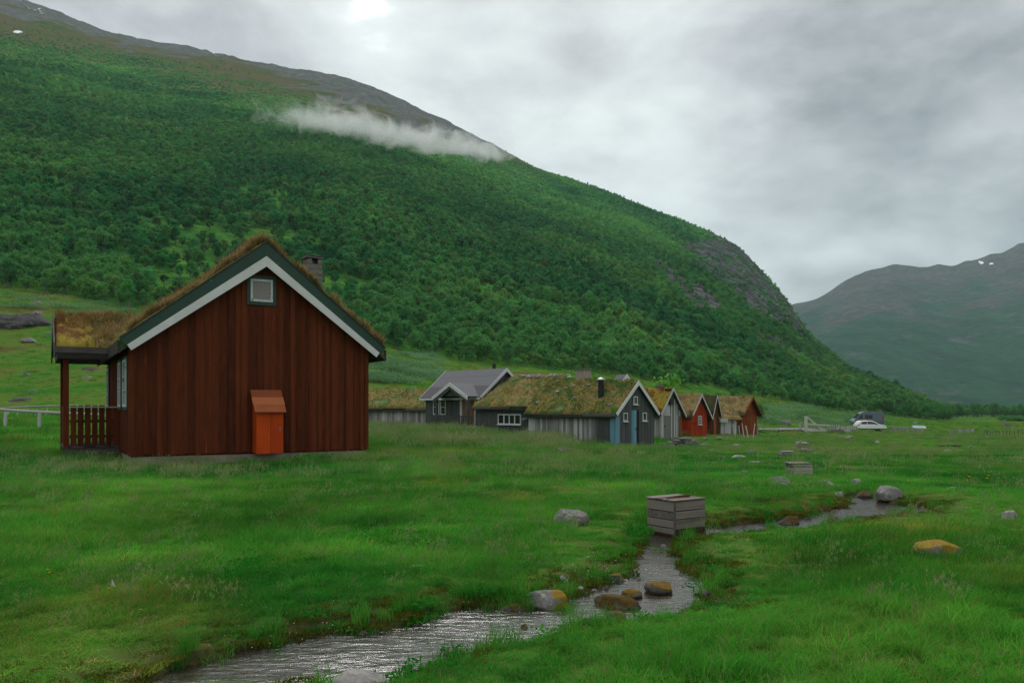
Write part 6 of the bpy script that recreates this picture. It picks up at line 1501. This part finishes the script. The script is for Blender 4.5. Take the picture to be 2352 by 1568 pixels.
# near
X, Y, q = band(3.0, 7.5, 120, 750); d = brook_sdf(X, Y); ok = free(X, Y) & (d > .0); X, Y, d = X[ok], Y[ok], d[ok]
sh = sstep(.0, 1.1, d)*.9 + .12; mo = (rng.random(len(X)) < .65*np.exp(-(d/.3)**2) + .4*(patch(X, Y, .9, 83) > .2))
lay(X[mo], Y[mo], 11, 1.0); g = ~mo; lay(X[g], Y[g], rng.integers(0, 3, g.sum()), (.38*sh[g] + .13)*hvar(X[g], Y[g]), tones(X[g], Y[g]), xy=.75)
X, Y, q = band(7.5, 14, 62, 480); d = brook_sdf(X, Y); ok = free(X, Y) & (d > .0); X, Y, d = X[ok], Y[ok], d[ok]
mo = rng.random(len(X)) < .9*np.exp(-(d/.3)**2) + .32*(patch(X, Y, .9, 83) > .25); lay(X[mo], Y[mo], 11, 1.25); g = ~mo
lay(X[g], Y[g], np.where(d[g] < .9, rng.integers(0, 3, g.sum()), rng.integers(0, 4, g.sum())), (.43*sstep(.05, 1.4, d[g]) + .08)*hvar(X[g], Y[g]), tones(X[g], Y[g]), xy=.8)
# middle
X, Y, q = band(14, 34, 17, 320); ok = free(X, Y) & (brook_sdf(X, Y) > .02); X, Y, q = X[ok], Y[ok], q[ok]
tall = sstep(1500, 900, q)*sstep(18, 24, Y)
lay(X, Y, rng.integers(3, 6, len(X)), (.44 + .42*tall - .12*(q > 1500))*np.clip(1 + .5*patch(X, Y, 3, 84) + .8*patch(X, Y, .9, 88), .45, 2), tones(X, Y), xy=.7)
X, Y, q = band(34, 70, 4.2, 200); ok = free(X, Y); X, Y, q = X[ok], Y[ok], q[ok]
lay(X, Y, rng.integers(4, 8, len(X)), (.36 + .48*(q < 1500)*(Y < 56))*(1 + .3*patch(X, Y, 4, 84))*np.where(Y > 56, .7, .85), tones(X, Y))
X, Y, q = band(70, 250, .55, 120); ok = free(X, Y) & (Y < np.interp(q, FE[:, 0], FE[:, 1])*1.05); X, Y, q = X[ok], Y[ok], q[ok]
lay(X, Y, rng.integers(6, 8, len(X)), .55*(1 + .4*patch(X, Y, 6, 84)), tones(X, Y)*np.array([1.15, .95, 1.0]))
# seeding grass: pale haze of stalks before the hamlet and over the middle meadow
X, Y, q = band(5, 16, 6., 400); ok = free(X, Y) & (brook_sdf(X, Y) > .3) & (patch(X, Y, 3, 85) > -.1); lay(X[ok], Y[ok], 8, rng.uniform(.28, .58, ok.sum()))
X, Y, q = band(16, 30, 4.5, 300); ok = free(X, Y) & (patch(X, Y, 4, 85) > -.2) & ((q < 1550) | (rng.random(len(q)) < .4)); lay(X[ok], Y[ok], 9, .55)
X, Y, q = band(30, 60, 1.9, 60); ok = free(X, Y) & (q > 840) & (q < 2352) & (patch(X, Y, 6, 85) > -.25); lay(X[ok], Y[ok], 10, np.where(q[ok] < 1300, 1.0, .5))
X, Y, q = band(60, 130, .35, 60); ok = free(X, Y) & (q > 1750); lay(X[ok], Y[ok], 10, .6)
# tufts and herbs along the banks and at the wall of the red cabin
i = rng.integers(0, len(BROOK), 900); t_ = rng.random(900)[:, None]; bp3 = BROOK[i]*(1-t_) + BROOK[(i+1) % len(BROOK)]*t_ + rng.normal(0, .12, (900, 2)); d = brook_sdf(bp3[:, 0], bp3[:, 1]); ok = (d > -.05) & (d < .3) & free(bp3[:, 0], bp3[:, 1]); lay(bp3[ok, 0], bp3[ok, 1], rng.choice([14, 14, 0, 12, 17, 17], ok.sum()), .62, None, .4)
for (pxh, pyh, n, sp, kd, s) in ((1495, 1212, 12, .10, 13, .6), (1470, 1232, 12, .08, 12, .8), (1500, 1205, 8, .1, 14, 1.0), (1470, 1345, 14, .08, 13, .6), (1290, 1405, 10, .05, 14, .75), (1300, 1400, 8, .06, 14, .6), (1140, 1388, 10, .08, 14, .7), (700, 1320, 34, .36, 12, .62), (560, 1310, 26, .34, 12, .62), (940, 1240, 12, .25, 12, .8), (520, 1060, 26, .2, 13, 1.6), (720, 1062, 16, .2, 13, 1.3), (1340, 1310, 16, .15, 17, 1.3), (1400, 1345, 12, .12, 17, 1.3), (1590, 1300, 12, .12, 17, 1.3), (620, 1455, 8, .1, 17, 1.4), (1650, 1270, 10, .15, 17, 1.2)):
    p = onground(pxh, pyh, 3.0); x = p[0] + rng.normal(0, sp, n); y = p[1] + rng.normal(0, sp*1.3, n); ok = (brook_sdf(x, y) > -.03) | (kd == 14); lay(x[ok], y[ok], kd, s, None, .3)
X = rng.uniform(-.3, Wd+.2, 260); Yl = -rng.uniform(.05, .5, 260); gx = C0[0] + math.cos(ANG)*X - math.sin(ANG)*Yl; gy = C0[1] + math.sin(ANG)*X + math.cos(ANG)*Yl; lay(gx, gy, rng.choice([3, 5, 5, 9], 260), .42)
for (cx_, cy_, a, x0, x1, y0, y1_) in FOOT[2:12]:
    L_ = y1_-y0; n = int(L_*16); u = x0 - rng.uniform(.1, .6, n); v = rng.uniform(y0, y1_, n); gx = cx_ + math.cos(a)*u - math.sin(a)*v; gy = cy_ + math.sin(a)*u + math.cos(a)*v; ok = free(gx, gy); lay(gx[ok], gy[ok], rng.choice([4, 4, 9], ok.sum()), .7)
# grey willow scrub on the slopes
for (xa, xb, ya, yb, n) in ((845, 1010, 812, 880, 420), (1745, 2040, 925, 975, 420), (150, 330, 690, 735, 50), (0, 150, 655, 710, 50)):
    qx = rng.uniform(xa, xb, n); qy = rng.uniform(ya, yb, n)
    pp_ = np.array([onground(a, b, 45) for a, b in zip(qx, qy)]); ok = (fbm(pp_[:, 0]/5, pp_[:, 1]/5, o=3, seed=91) > -.12) & (pp_[:, 1] < 260); lay(pp_[ok, 0], pp_[ok, 1], rng.integers(15, 17, ok.sum()), .8, None, .4)
cat_ = lambda k: np.concatenate(PT[k])
print('GRASS', len(cat_('p')))
scatter('meadow_grass', cat_('p'), cat_('r'), cat_('s'), cat_('k'), cat_('t'), gp, 'green meadow grass, herbs and moss between brook, cabins and wood', 'grass')
